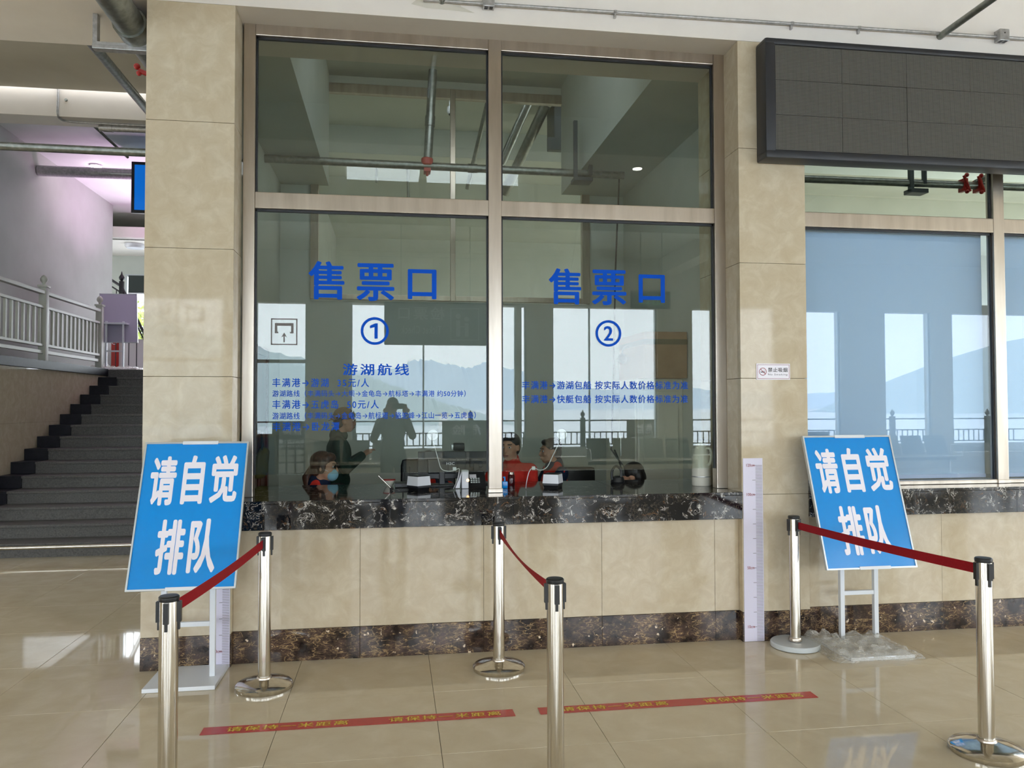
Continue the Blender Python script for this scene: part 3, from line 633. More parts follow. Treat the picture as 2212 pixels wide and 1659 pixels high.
hill('far_hill', [(-700, 60), (-420, 80), (-139.0, 50.0), (-66.0, 55.0), (-2.0, 58.0), (26.0, 72.0), (61.0, 71.0), (110.0, 59.0), (139.0, 70.0), (190.0, 56.0), (243.0, 41.0), (285.0, 31.0), (323.0, 24.0), (414.0, 35.0), (499.0, 26.0), (666.0, 20.0), (900, 30)], -1215, 160, hz2, 'far mountain ridge across the lake, tinted pale blue for haze')
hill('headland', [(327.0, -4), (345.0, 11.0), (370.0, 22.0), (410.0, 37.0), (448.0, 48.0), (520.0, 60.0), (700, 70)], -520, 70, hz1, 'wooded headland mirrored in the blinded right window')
for k, x in enumerate((18, 27, 38)):
    t = thing('lakeside_house', ['left small white house on the far shore, mirrored beyond the photographer', 'middle small white house on the far shore, mirrored beyond the photographer', 'right small white house on the far shore, mirrored beyond the photographer'][k], 'house', (x*.75, -216, -3.5), 'white houses on the far shore')
    part(MB().box(x*.75-1.3, x*.75+1.3, -217, -214, -4, -1.2+k*.3), 'wall', 'whitewall', t)
    part(MB().slab([(x*.75-1.6, -213.7, -1.2+k*.3), (x*.75+1.6, -213.7, -1.2+k*.3), (x*.75+1.6, -215.5, -.4+k*.3), (x*.75-1.6, -215.5, -.4+k*.3)], .15), 'roof', 'concrete', t)

# hanging signs in the hall
t = thing('hanging_sign', 'large dark hanging sign for ticket checking, mirrored in window one', 'sign', (.7, -8.0, 3.41))
part(MB().bbox(-.184, 1.578, -8.06, -7.98, 2.665, 3.41, .006), 'sign_box', 'bezel', t)
for x in (.1, 1.3): part(MB().rod((x, -8.02, 3.41), (x, -8.02, 4.75), .012, 8), 'hanger', 'galv', t)
fm_ = lambda u, v: (-(u), -7.975, v)
text_on('检票口', fm_, 'lettering', 'aluminium', t, .03, 1.3, (-.85, 3.1, -.05, 3.33)); text_on('Ticket Check', fm_, 'lettering', 'aluminium', t, .01, 1.1, (-.8, 2.86, -.1, 3.0))
mb = MB()
for q in ((.95, 2.75, 1.45, 2.765), (.95, 3.3, 1.45, 3.315), (.95, 2.75, .965, 3.315), (1.435, 2.75, 1.45, 3.315), (1.05, 2.82, 1.12, 3.1), (1.2, 2.82, 1.27, 3.05), (1.12, 2.98, 1.2, 3.0)):
    mb.quad((q[0], -7.974, q[1]), (q[2], -7.974, q[1]), (q[2], -7.974, q[3]), (q[0], -7.974, q[3]))
mb.add([(1.085+.045*math.cos(a*math.pi/6), -7.974, 3.17+.045*math.sin(a*math.pi/6)) for a in range(12)], [tuple(range(12))])
mb.add([(1.235+.045*math.cos(a*math.pi/6), -7.974, 3.12+.045*math.sin(a*math.pi/6)) for a in range(12)], [tuple(range(12))])
part(mb, 'pictogram', 'aluminium', t)
t = thing('exit_sign', 'small green exit sign hanging in the hall, mirrored above window two number', 'sign', (4.56, -8.0, 3.72))
part(MB().bbox(4.2, 4.95, -8.05, -7.99, 3.36, 3.68, .006), 'sign_box', 'bezel', t)
for x in (4.4, 4.8): part(MB().rod((x, -8.02, 3.68), (x, -8.02, 4.75), .01, 8), 'hanger', 'galv', t)
text_on('←出口', lambda u, v: (9.15-u, -7.985, v), 'lettering', emit('green letters', srgb(70, 170, 110), .6), t, .02, 1.1, (4.28, 3.42, 4.86, 3.62)) if False else None
M['green'] = emit('green letters', srgb(70, 170, 110), .6)
text_on('出口', lambda u, v: (9.15-u, -7.985, v), 'lettering', 'green', t, .02, 1.2, (4.35, 3.42, 4.8, 3.62))

# benches
def bench(x0, y, n, label):
    t = thing('waiting_bench', label, 'bench', (x0+n*.3, y, 0), 'steel waiting benches in the hall')
    for i in range(n):
        a = x0+i*.6; s_ = part(MB().slab([(a+.02, y+.02, .45), (a+.58, y+.02, .45), (a+.58, y-.42, .42), (a+.02, y-.42, .42)], .012), 'seat', 'benchsteel', t)
        part(MB().slab([(a+.02, y-.42, .46), (a+.58, y-.42, .46), (a+.56, y-.56, .88), (a+.04, y-.56, .88)], .012).bbox(a+.04, a+.56, y-.575, y-.55, .87, .895, .004), 'backrest', 'benchsteel', t)
        part(MB().rod((a+.03, y+.03, .445), (a+.57, y+.03, .445), .011, 8), 'seat_edge', 'chrome', t)
    part(MB().bbox(x0, x0+n*.6, y-.25, y-.19, .34, .40, .005), 'beam', 'bezel', t)
    for x in (x0+.15, x0+n*.6-.15): part(MB().bbox(x-.02, x+.02, y-.24, y-.2, .05, .34, .003).bbox(x-.025, x+.025, y-.48, y+.05, 0, .05, .006), 'leg', 'chrome', t)
    for x in (x0, x0+n*.6): part(MB().tube([(x, y-.4, .45), (x, y-.4, .66), (x, y-.36, .68), (x, y-.02, .68), (x, y+.02, .64), (x, y+.02, .45)], .014, 8), 'armrest', 'chrome', t, True)
bench(4.1, -10.6, 4, 'steel waiting bench mirrored in window two between the seated men')
bench(11.0, -10.6, 3, 'steel waiting bench mirrored in the blinded window above the right easel')
bench(-1.7, -10.6, 3, 'steel waiting bench mirrored in window one beside the photographer')
bench(1.0, -11.3, 4, 'steel waiting bench mirrored low behind the monitors')
# hall downlights
DL = (((-2.3, -5.18), 'round lit downlight mirrored as a bright disc on the left tiled column'), ((-.14, -4.95), 'round lit downlight mirrored as the paired discs in the left upper pane'),
      ((3.61, -5.7), 'round lit downlight mirrored as a disc in the right upper pane'), ((7.2, -6.2), 'round lit downlight mirrored in the blinded window'))
for k, ((x, y), lab) in enumerate(DL):
    t = thing('downlight', lab, 'light', (x, y, 5.2), 'waiting hall downlights')
    part(MB().lathe([(.085, -.004), (.085, -.018), (.072, -.02)], (x, y, 5.2), 24), 'trim_ring', 'whiteplastic', t)
    part(MB().lathe([(.07, -.0205), (.066, -.026)], (x, y, 5.2), 24), 'lens', 'lamp', t)

# ------------------------------------------------------------------ pipes and ceiling services
def pipe(pts, r, label, m='galv', name='pipe', clamps=(), couplings=()):
    t = thing(name, label, 'pipe', pts[0]); part(MB().tube(pts, r, 16) if len(pts) > 2 else MB().rod(pts[0], pts[1], r, 18), 'tube', m, t, True)
    a, b_ = Vector(pts[0]), Vector(pts[-1])
    for f in couplings:
        p = a.lerp(b_, f); d = (b_-a).normalized()*r*1.2; part(MB().rod(p-d, p+d, r*1.16, 18), 'coupling', m, t, True)
    return t
pipe([(-13.9, 3.0, 4.17), (2.43, 3.0, 4.085)], .04, 'long green grey sprinkler pipe running level from the left passage through the booth', couplings=(.4, .75, .9))
pipe([(.384, 2.99, 5.10), (.33, 2.99, 4.12)], .045, 'dark vertical sprinkler drop pipe above the booth crossing', couplings=(.55,))
t = thing('red_pipe_clamp', 'red pipe clamp gripping the crossing pipes in window one', 'clamp', (.32, 2.95, 4.09))
part(MB().lathe([(.052, -.04), (.062, -.03), (.062, .03), (.052, .04)], (.325, 3.0, 4.14), 16).bbox(.29, .36, 2.92, 3.05, 4.02, 4.06, .006).rod((.325, 2.95, 4.03), (.325, 2.95, 3.98), .012, 8), 'clamp_body', 'red', t, True)
pipe([(-1.67, -3.6, 4.05), (-1.67, 2.9, 4.05)], .09, 'fat galvanised main pipe in the top left corner beside the column', couplings=(.585,))
t = thing('pipe_bracket', 'grey steel hanger box holding the fat pipe in the top left corner', 'bracket', (-1.75, .25, 4.155))
for (x0, x1) in ((-1.935, -1.905), (-1.60, -1.57)): part(MB().bbox(x0, x1, .23, .28, 3.95, 4.155, .003), 'hanger', 'galv_light', t)
part(MB().bbox(-1.935, -1.57, .225, .285, 3.925, 3.955, .003).bbox(-1.905, -1.60, .225, .23, 3.955, 3.97, .001), 'cross_bar', 'galv_light', t)
pipe([(-2.72, .73, 4.9), (-2.72, 4.9, 4.9)], .045, 'dark thin pipe running diagonally under the left passage ceiling')
pipe([(-3.95, 4.99, 5.33), (-3.62, 6.2, 5.02)], .018, 'thin conduit slanting across the white beam in the left passage')
pipe(arc([(-4.035, 4.985, 5.6), (-4.035, 4.985, 5.3), (-4.035, 4.985, 5.15), (-4.03, 5.05, 5.112), (-3.95, 5.12, 5.108), (-3.6, 5.14, 5.108), (-2.0, 5.14, 5.108)]), .012, 'thin bent wiring conduit on the white beam of the left passage', 'galv_light')
pipe([(-3.62, 5.16, 5.06), (-1.55, 5.16, 5.06)], .042, 'short bright pipe under the white beam left of the column', 'galv_light', couplings=(.05,))
pipe([(-5.59, 8.2, 5.35), (-1.52, 8.2, 5.35)], .085, 'purple tinted fat duct pipe below the lilac ceiling', 'galv_light', couplings=(.4, .48, .55))
t = thing('red_valve', 'red valve handle on the fat pipe beside the column top', 'valve', (-1.8, 1.05, 4.05))
part(MB().rod((-1.90, 1.05, 4.13), (-1.72, 1.05, 4.06), .018, 10).ball((-1.915, 1.05, 4.16), .024).ball((-1.90, 1.05, 4.11), .02), 'handle', 'red', t, True)
pipe([(2.96, 1.5, 3.665), (7.49, 1.5, 3.68)], .035, 'grey green pipe running level behind the upper right window under the display')
pipe([(5.40, 1.5, 3.70), (6.9, .9, 4.5)], .03, 'grey pipe rising to the right behind the upper right window')
t = thing('pipe_hanger', 'dark steel hanger on the pipe behind the upper right window', 'bracket', (4.76, 1.5, 3.6))
part(MB().bbox(4.70, 4.74, 1.46, 1.5, 3.58, 5.45, .003), 'hanger', 'duct', t); part(MB().bbox(4.84, 4.87, 1.46, 1.5, 3.66, 5.45, .003), 'hanger', 'duct', t); part(MB().bbox(4.70, 4.87, 1.44, 1.56, 3.57, 3.61, .003), 'cross_bar', 'duct', t)
for k, x in enumerate((5.27, 5.42)):
    t = thing('red_pipe_clamp', ['left of two red clamps on the pipe behind the upper right window', 'right of two red clamps on the pipe behind the upper right window'][k], 'clamp', (x, 1.5, 3.67))
    part(MB().bbox(x-.02, x+.02, 1.455, 1.545, 3.61, 3.73, .006).rod((x-.03, 1.45, 3.75), (x+.03, 1.45, 3.60), .014, 8).ball((x, 1.45, 3.755), .02).ball((x, 1.45, 3.60), .02), 'clamp_body', 'red', t)
# conduit on the header
t = pipe([(.18, -.022, 4.268), (6.5, -.022, 4.322)], .0115, 'thin galvanised conduit along the header above the windows', 'galv_light')
for x in (1.473, 2.75, 3.26): z = 4.268+(x-.18)*.00854; part(MB().lathe([(.018, -.008), (.018, .008)], (x, -.022, z), 12).box(x-.006, x+.006, -.026, -.0005, z-.035, z-.01), 'saddle', 'galv_light', t)
for k, (x, z) in enumerate(((.606, 4.283), (4.385, 4.31))):
    t = thing('junction_box', ['small grey junction box on the conduit at the top centre', 'small grey junction box on the conduit right of the slanting pipe'][k], 'box', (x, 0, z))
    part(MB().bbox(x-.038, x+.038, -.062, -.001, z-.045, z+.04, .004), 'box_body', 'galv_light', t)
    part(MB().box(x-.028, x-.006, -.055, -.02, z-.047, z-.0455).box(x+.006, x+.028, -.055, -.02, z-.047, z-.0455), 'knockout', 'bezel', t)
    part(MB().lathe([(.005, 0), (.005, .002)], (x, -.062, z+.01), 10, 'y'), 'screw', 'bezel', t)
pipe([(3.905, .0, 4.285), (4.05, -2.6, 4.45)], .024, 'dark pipe leaving the header and slanting toward the viewer at top right')
pipe([(.30, .0, 4.275), (.31, -1.9, 4.62)], .024, 'short dark pipe stub leaving the header at the top centre')
o = tag(MB().add([(.10, -.002, 4.245), (.16, -.004, 4.30), (.24, -.005, 4.315), (.38, -.005, 4.315), (.43, -.004, 4.25), (.52, -.002, 4.215), (.36, -.003, 4.222), (.2, -.003, 4.226), (.3, -.012, 4.27)], [(0, 1, 8), (1, 2, 8), (2, 3, 8), (3, 4, 8), (4, 5, 8), (5, 6, 8), (6, 7, 8), (7, 0, 8)]).build('plaster_patch', 'ceiling'), 'rough torn plaster patch around the pipe stub on the header', 'plaster')

# services seen inside the booth and beyond its rear window
t = thing('duct_box', 'dark square duct box behind the rear booth window, upper right', 'duct', (2.2, 5, 5.2))
part(MB().bbox(2.08, 2.46, 5.0, 5.5, 5.13, 5.65, .006).bbox(1.98, 2.46, 4.95, 5.0, 4.98, 5.15, .006), 'duct_body', 'duct', t)
for k, (a, b_, r) in enumerate((((1.75, 4.6, 5.649), (1.36, 4.9, 4.75), .055), ((1.98, 5.1, 5.62), (1.52, 5.8, 4.6), .07), ((1.2, 4.7, 5.65), (.98, 5.6, 4.6), .03), ((.18, 6.9, 5.65), (.2, 6.9, 4.6), .02), ((-.28, 6.9, 5.65), (-.28, 6.9, 5.0), .02))):
    pipe([a, b_], r, ['grey pipe falling left of the duct box behind the rear booth window', 'thicker grey pipe falling below the duct box behind the rear booth window', 'slim pipe slanting left behind the rear booth window', 'thin vertical conduit behind the paired light reflections', 'short thin vertical conduit at the left of the rear booth window'][k])
t = thing('security_camera', 'small white dome camera above the rear booth window', 'camera', (.68, 4.6, 5.3))
part(MB().rod((.68, 4.7, 5.37), (.68, 4.7, 5.65), .012, 8), 'stem', 'whiteplastic', t); part(MB().lathe([(.035, .06), (.04, .0), (.03, -.03), (.008, -.045)], (.68, 4.7, 5.32), 16), 'dome', 'whiteplastic', t, True); part(MB().ball((.68, 4.69, 5.285), .02), 'lens', 'black', t, True)
t = thing('pipe_hanger', 'dark steel hanger carrying the pipe end on the right inside window two', 'bracket', (2.1, 2.9, 4.1))
part(MB().bbox(1.86, 1.90, 2.9, 2.94, 3.98, 4.62, .003), 'hanger', 'duct', t); part(MB().bbox(2.02, 2.06, 2.9, 2.94, 4.05, 4.155, .003), 'hanger', 'duct', t); part(MB().bbox(1.86, 2.06, 2.88, 3.06, 3.98, 4.02, .003), 'cross_bar', 'duct', t)
t = thing('black_cable', 'black cable dropping along the right inside of the booth', 'cable', (2.3, 4, 5.3))
cb = [(2.1, 4.03, 5.34), (2.27, 4.03, 5.30), (2.36, 4.03, 5.1), (2.37, 4.0, 4.85), (2.40, 3.9, 4.70), (2.50, 3.7, 4.66), (2.50, 3.45, 4.55), (2.45, 3.2, 4.4), (2.30, 2.9, 3.0), (2.16, 2.5, 1.9), (2.02, 2.1, 1.2), (1.9, 1.3, 1.10), (1.80, .95, 1.06)]
part(MB().tube(cb, .009, 8), 'cable', 'black', t, True)
# rear hall lights
for k, (x, y) in enumerate(((-4.95, 8.8), (-3, 12.2), (1.6, 7.4), (3.5, 9))):
    t = thing('downlight', ['lit downlight on the lilac ceiling above the stairs', 'lit downlight deep in the rear hall behind the column', 'lit downlight beyond the rear booth window, left', 'lit downlight beyond the rear booth window, right'][k], 'light', (x, y, 5.65), 'rear hall downlights')
    part(MB().lathe([(.10, -.004), (.10, -.02), (.085, -.022)], (x, y, 5.65), 24), 'trim_ring', 'whiteplastic', t); part(MB().lathe([(.084, -.0225), (.06, -.06)], (x, y, 5.65), 24), 'lens', 'lamp', t)
t = thing('ceiling_lamp', 'unlit round flush ceiling lamp at the end of the left passage', 'light', (-5.45, 12.6, 5.0))
part(MB().lathe([(.2, .0), (.2, -.05), (.17, -.09), (.05, -.1)], (-5.5, 12.6, 5.08), 28), 'shade', 'whiteplastic', t, True)
struct(MB().box(-8, -4.0, 11.9, 14, 5.08, 5.3), 'ceiling_rear_low', 'paint')
pipe([(-6.2, 12.0, 5.06), (-4.6, 12.0, 5.05)], .012, 'thin conduit crossing the low rear ceiling')
pl_ = thing('purple_lamp', 'purple accent lamp tinting the rear ceiling lilac, behind the column', 'light', (-2.9, 9.7, 2.25))
part(MB().lathe([(.09, 0), (.11, .05), (.06, .08)], (-2.9, 9.7, 4.1), 20), 'lens', 'purplelamp', pl_, True); part(MB().rod((-2.9, 9.7, 4.1), (-2.9, 9.7, 2.26), .02, 8).bbox(-3.05, -2.75, 9.55, 9.85, 2.251, 2.28, .004), 'stand', 'black', pl_)
M['purplelamp'].node_tree.nodes['Principled BSDF'].inputs['Emission Strength'].default_value = 8
area('purple_uplight', (-3.6, 9.9, 2.62), (rad(180), 0, 0), .5, .5, 110, (1.0, .62, 1.0))

# blue display
t = thing('display_screen', 'blue lit display screen hanging behind the column edge', 'screen', (-3.6, 8, 5.5))
part(MB().bbox(-4.14, -2.6, 8.0, 8.06, 4.68, 5.5, .006), 'casing', 'black', t); part(MB().box(-4.09, -2.65, 7.996, 7.999, 4.73, 5.45), 'screen', 'bluescreen', t)
part(MB().rod((-3.4, 8.05, 5.5), (-3.4, 8.05, 5.65), .02, 8), 'hanger', 'black', t)

# ------------------------------------------------------------------ LED display over the right window
t = thing('led_display', 'long black framed unlit dot matrix display above the right window', 'display', (4.4, -.07, 3.7))
lx0, lx1, lz0, lz1 = 2.487, 6.1, 3.295, 4.12
part(MB().bbox(lx0, lx1, -.15, -.001, lz0, lz0+.06, .014), 'frame_rail', 'bezel', t, True); part(MB().bbox(lx0, lx1, -.15, -.001, lz1-.045, lz1, .014), 'frame_rail', 'bezel', t, True)
for a in (lx0, lx1-.07): part(MB().bbox(a, a+.075, -.149, -.001, lz0+.03, lz1-.02, .012), 'frame_side', 'bezel', t, True)
part(MB().box(lx0+.05, lx1-.05, -.11, -.002, lz0+.04, lz1-.04), 'back_box', 'black', t)
mw_, mh = .49, (lz1-.045-lz0-.06)/3
for i in range(8):
    for j in range(3):
        x = lx0+.075+i*mw_; z = lz0+.06+j*mh
        if x+mw_ > lx1-.06: continue
        d = R.choice((0, .0012, .0022))
        part(MB().box(x+.001, x+mw_-.001, -.138-d, -.112, z+.001, z+mh-.001), 'matrix_panel', 'led', t)

# ------------------------------------------------------------------ height charts, no-smoking plate
def height_chart(x0, x1, ztop, label, left_blank):
    t = thing('height_chart', label, 'height chart', ((x0+x1)/2, -.002, 0)); part(MB().box(x0, x1, -.005, -.003, .002, ztop), 'chart_sheet', 'paper', t)
    mb = MB(); w = x1-x0
    for i in range(1, 121):
        z = i/100; L_ = w*.34 if i % 10 else w*.5
        mb.quad((x1-.004-L_, -.0056, z-.0014), (x1-.004, -.0056, z-.0014), (x1-.004, -.0056, z+.0014), (x1-.004-L_, -.0056, z+.0014))
    part(mb, 'tick_marks', 'greyletter', t)
    for z in (.1, .5, 1.0, 1.2): text_on('%dcm' % round(z*100), lambda u, v: (u, -.0056, v), 'lettering', 'redprint', t, .01, 1., (x0+.025, z-.008, x0+.085 if z >= 1 else x0+.075, z+.012))
height_chart(2.362, 2.505, 1.25, 'white height measuring chart on the column right of window two', 0)
height_chart(-1.13, -1.01, 1.25, 'white height measuring chart on the left column behind the left easel', 0)
t = thing('no_smoking_plate', 'small white no smoking plate on the right column', 'sign', (2.59, -.003, 1.85))
part(MB().bbox(2.467, 2.715, -.006, -.0005, 1.79, 1.902, .0015), 'plate', 'signwhite', t)
mb = MB()
for q in ((2.474, 1.797, 2.708, 1.7995), (2.474, 1.892, 2.708, 1.8945), (2.474, 1.797, 2.4765, 1.8945), (2.7055, 1.797, 2.708, 1.8945)): mb.quad((q[0], -.0066, q[1]), (q[2], -.0066, q[1]), (q[2], -.0066, q[3]), (q[0], -.0066, q[3]))
part(mb, 'printed_border', 'redprint', t)
part(ring(2.514, 1.846, .027, .004, 28, -.0066), 'prohibition_ring', 'redprint', t)
part(MB().quad((2.496, -.0068, 1.862), (2.499, -.0068, 1.865), (2.533, -.0068, 1.831), (2.530, -.0068, 1.828)), 'slash', 'redprint', t)
part(MB().quad((2.498, -.0067, 1.840), (2.528, -.0067, 1.840), (2.528, -.0067, 1.846), (2.498, -.0067, 1.846)).quad((2.522, -.0067, 1.85), (2.524, -.0067, 1.85), (2.524, -.0067, 1.86), (2.522, -.0067, 1.86)), 'cigarette', 'darkprint', t)
text_on('禁止吸烟', lambda u, v: (u, -.0066, v), 'lettering', 'darkprint', t, .02, 1.15, (2.552, 1.843, 2.695, 1.874)); text_on('No Smoking', lambda u, v: (u, -.0066, v), 'lettering', 'darkprint', t, .0, 1.2, (2.552, 1.817, 2.695, 1.833))

# ------------------------------------------------------------------ queue stanchions and belts
def stanchion(x, y, h, label, base='dome'):
    t = thing('queue_post', label, 'stanchion', (x, y, 0), 'stainless queue barrier posts')
    prof = [(.158, 0), (.160, .008), (.160, .022), (.152, .030), (.10, .042), (.055, .052), (.036, .058)] if base == 'dome' else [(.158, .004), (.160, .010), (.160, .030), (.154, .036), (.04, .037)]
    b_ = MB().lathe(prof, (x, y, 0), 56); part(b_, 'base', 'chrome' if base == 'dome' else 'whitebase', t, True)
    part(MB().lathe([(.15, 0), (.152, .004)], (x, y, 0), 32), 'rubber_ring', 'black', t)
    part(MB().lathe([(.042, .04), (.044, .055), (.0385, .066)], (x, y, 0), 28), 'collar', 'steel', t, True)
    part(MB().rod((x, y, .05), (x, y, h-.012), .0355, 40), 'post', 'chrome', t, True)
    part(MB().lathe([(.0365, h-.02), (.038, h-.014), (.038, h-.004), (.034, h), (.010, h+.001)], (x, y, 0), 36), 'top_cap', 'black', t, True)
    for a in (0, 90, 180, 270):
        d = Vector((math.cos(rad(a)), math.sin(rad(a)), 0)); n_ = Vector((-d.y, d.x, 0)); c_ = Vector((x, y, 0))
        mb = MB(); 
        for (r0, r1, hw, z0, z1) in ((.034, .046, .010, h-.10, h-.022), (.034, .041, .006, h-.13, h-.10)):
            p = [c_+d*r0-n_*hw, c_+d*r1-n_*hw, c_+d*r1+n_*hw, c_+d*r0+n_*hw]
            mb.add([q+Vector((0, 0, z0)) for q in p]+[q+Vector((0, 0, z1)) for q in p], [(0, 3, 2, 1), (4, 5, 6, 7), (0, 1, 5, 4), (1, 2, 6, 5), (2, 3, 7, 6), (3, 0, 4, 7)])
        part(mb, 'belt_slot', 'black', t)
    return t
M['whitebase'] = mat('grey enamel base', srgb(206, 212, 216), .25)
P = {'lb': (-.74, -.40, .887), 'mb': (.634, -.29, .896), 'rb': (2.65, -.155, .872), 'lf': (-.859, -1.91, .888), 'mf': (.668, -1.85, .889), 'rf': (2.725, -1.785, .90)}
S = {}
for k, lab, bs in (('lb', 'stainless queue post with domed base right of the left easel, near the wall', 'dome'), ('mb', 'stainless queue post with domed base standing by the wall below the central mullion', 'dome'),
        ('rb', 'stainless queue post with flat grey base beside the right height chart', 'flat'), ('lf', 'nearest left queue post, cut off below, in front of the left easel', 'dome'),
        ('mf', 'nearest central queue post, its base below the picture', 'dome'), ('rf', 'nearest right queue post with domed base at the bottom right', 'dome')):
    S[k] = stanchion(*P[k], lab, bs)
def belt(a, b_, owner, sag=.02, drop=(.025, .025), twist=0.0):
    pa, pb = Vector(P[a]), Vector(P[b_]); n = 24; d = (pb-pa); d.z = 0; L_ = d.length; d.normalize()
    pa = pa+d*.045; pb = pb-d*.045; vs = []; fs = []; side = Vector((-d.y, d.x, 0))
    for i in range(n+1):
        f = i/n; p = pa.lerp(pb, f); z = p.z-.035-sag*math.sin(math.pi*f)
        tw = twist*math.sin(math.pi*f)**1.0; hw = .024
        u_ = Vector((0, 0, math.cos(tw)))*hw+side*math.sin(tw)*hw; c_ = Vector((p.x, p.y, z-.024)); o_ = side*.0009
        vs += [c_-u_-o_, c_+u_-o_, c_+u_+o_, c_-u_+o_]
    for i in range(n):
        for k in range(4): fs.append((i*4+k, i*4+(k+1) % 4, (i+1)*4+(k+1) % 4, (i+1)*4+k))
    fs += [(0, 1, 2, 3), (n*4+3, n*4+2, n*4+1, n*4)]
    bl = part(MB().add(vs, fs), 'belt', 'belt', S[owner], True); bl['label'] = 'dark red retractable belt stretched to the neighbouring post'
    e = pb+Vector((0, 0, -.059)); part(MB().bbox(e.x-.012, e.x+.012, e.y-.012, e.y+.012, e.z-.036, e.z+.036, .003), 'belt_end_clip', 'black', bl)
belt('lf', 'lb', 'lf', .012); belt('mf', 'mb', 'mf', .03, twist=.5); belt('rf', 'rb', 'rf', .008)

# ------------------------------------------------------------------ blue easel signs
def easel(name, c, base, legs, label, printed=True):
    """c = TL, TR, BR, BL corners of the tilted board, base = (x0,x1,y0,y1), legs = two x and their y"""
    TL, TR_, BR, BL = [Vector(p) for p in c]; t = thing(name, label, 'sign stand', ((base[0]+base[1])/2, (base[2]+base[3])/2, legs[3] if len(legs) > 3 else 0))
    z0 = legs[3] if len(legs) > 3 else 0
    nrm = (TR_-TL).cross(BL-TL).normalized()
    if nrm.y > 0 and printed: nrm = -nrm
    if nrm.y < 0 and not printed: nrm = -nrm
    f3 = lambda u, v, d=0.: TL.lerp(TR_, u).lerp(BL.lerp(BR, u), 1-v)+nrm*d
    def plate(u0, v0, u1, v1, d0, d1):
        return MB().add([f3(u, v, d) for d in (d0, d1) for (u, v) in ((u0, v0), (u1, v0), (u1, v1), (u0, v1))], [(0, 3, 2, 1), (4, 5, 6, 7), (0, 1, 5, 4), (1, 2, 6, 5), (2, 3, 7, 6), (3, 0, 4, 7)])
    bd = part(plate(.012, .01, .988, .99, -.016, -.004), 'board', 'bluesign' if printed else 'boardgrey', t)
    for q in ((0, 0, 1, .012), (0, .988, 1, 1), (0, .012, .016, .988), (.984, .012, 1, .988)): part(plate(*q, -.02, .003), 'frame_edge', 'aluminium', t)
    if printed:
        for v in (0, .985): part(plate(.36, v-.004, .70, v+.019, .0005, .006), 'clip', 'white', t)
        for ch, q in (('请', (.09, .56, .335, .90)), ('自', (.395, .565, .60, .905)), ('觉', (.665, .57, .925, .905)), ('排', (.225, .10, .485, .465)), ('队', (.525, .105, .785, .465))):
            text_on(ch, lambda u, v: f3(u, v, -.0025), 'lettering', 'signwhite', bd, .05, 1, q)['label'] = 'large white character'
    lx = legs[:2]; ly = legs[2]
    for x in lx:
        pt = f3(0, .42); part(MB().bbox(x-.0155, x+.0155, ly-.0155, ly+.0155, z0+.02, pt.z, .003), 'leg', 'white', t)
    zc = z0+.33
    part(MB().bbox(lx[0]+.0155, lx[1]-.0155, ly-.012, ly+.012, zc-.014, zc+.014, .003), 'crossbar', 'white', t)
    pm = f3(.5, .38); part(MB().bbox(lx[0]-.06, lx[1]+.06, min(pm.y, ly)-.0+.012 if printed else ly-.05, max(pm.y, ly)+.02, pm.z-.02, pm.z+.012, .003), 'support_bar', 'white', t)
    part(MB().bbox(base[0], base[1], base[2], base[3], z0+.001, z0+.024, .003), 'base_plate', 'white', t)
    return t
M['boardgrey'] = mat('board back', srgb(168, 164, 182), .6)
easel('easel_sign', ((-1.435, -.27, 1.406), (-.856, -.27, 1.406), (-.879, -.52, .60), (-1.462, -.52, .60)), (-1.408, -1.012, -.395, -.008), (-1.34, -1.065, -.21), 'blue easel sign asking to queue, on the left before the column')
easel('easel_sign', ((2.737, -.12, 1.404), (3.384, -.12, 1.404), (3.435, -.32, .536), (2.788, -.32, .536)), (2.84, 3.28, -.50, -.06), (3.02, 3.27, -.10), 'blue easel sign asking to queue, on the right with plastic wrapped base')
easel('easel_sign', ((-5.20, 9.75, 3.62), (-4.57, 9.75, 3.62), (-4.47, 9.5, 2.73), (-5.10, 9.5, 2.73)), (-5.15, -4.45, 9.35, 9.75), (-4.98, -4.70, 9.45, 2.25), 'easel sign seen from behind on the stair landing', printed=False)
# crumpled plastic over the right base
def wrap(x0, x1, y0, y1, z0, top, seed, label):
    q = random.Random(seed); nx, ny = 34, 24; vs = []; from mathutils import noise as ns
    for j in range(ny+1):
        for i in range(nx+1):
            u, v = i/nx*2-1, j/ny*2-1; e = max(abs(u), abs(v))
            k = 1+.10*ns.noise(Vector((u*2.2, v*2.2, seed)))
            x = (x0+x1)/2+u*(x1-x0)/2*k; y = (y0+y1)/2+v*(y1-y0)/2*k
            z = z0+.004+top*min(1, (1-e)*5)+max(0, ns.noise(Vector((x*14, y*14, seed+3))))*.06*min(1, (1-e)*3.5)+abs(ns.noise(Vector((x*40, y*40, 8))))*.02*(1 if e < .97 else 0)
            if u < -.35: z += .05*max(0, ns.noise(Vector((x*20, y*9, 1.7)))+.45)*min(1, (1-e)*4)
            vs.append((x, y, z))
    fs = [(j*(nx+1)+i, j*(nx+1)+i+1, (j+1)*(nx+1)+i+1, (j+1)*(nx+1)+i) for j in range(ny) for i in range(nx)]
    return tag(MB().add(vs, fs).build('plastic_wrap', 'plastic', None, True), label, 'plastic wrap')
wrap(2.74, 3.34, -.53, -.01, 0, .03, 5, 'crumpled clear plastic wrap over the base of the right easel sign')
wrap(-5.25, -4.4, 9.32, 9.85, 2.25, .035, 9, 'crumpled plastic wrap over the base of the landing easel')

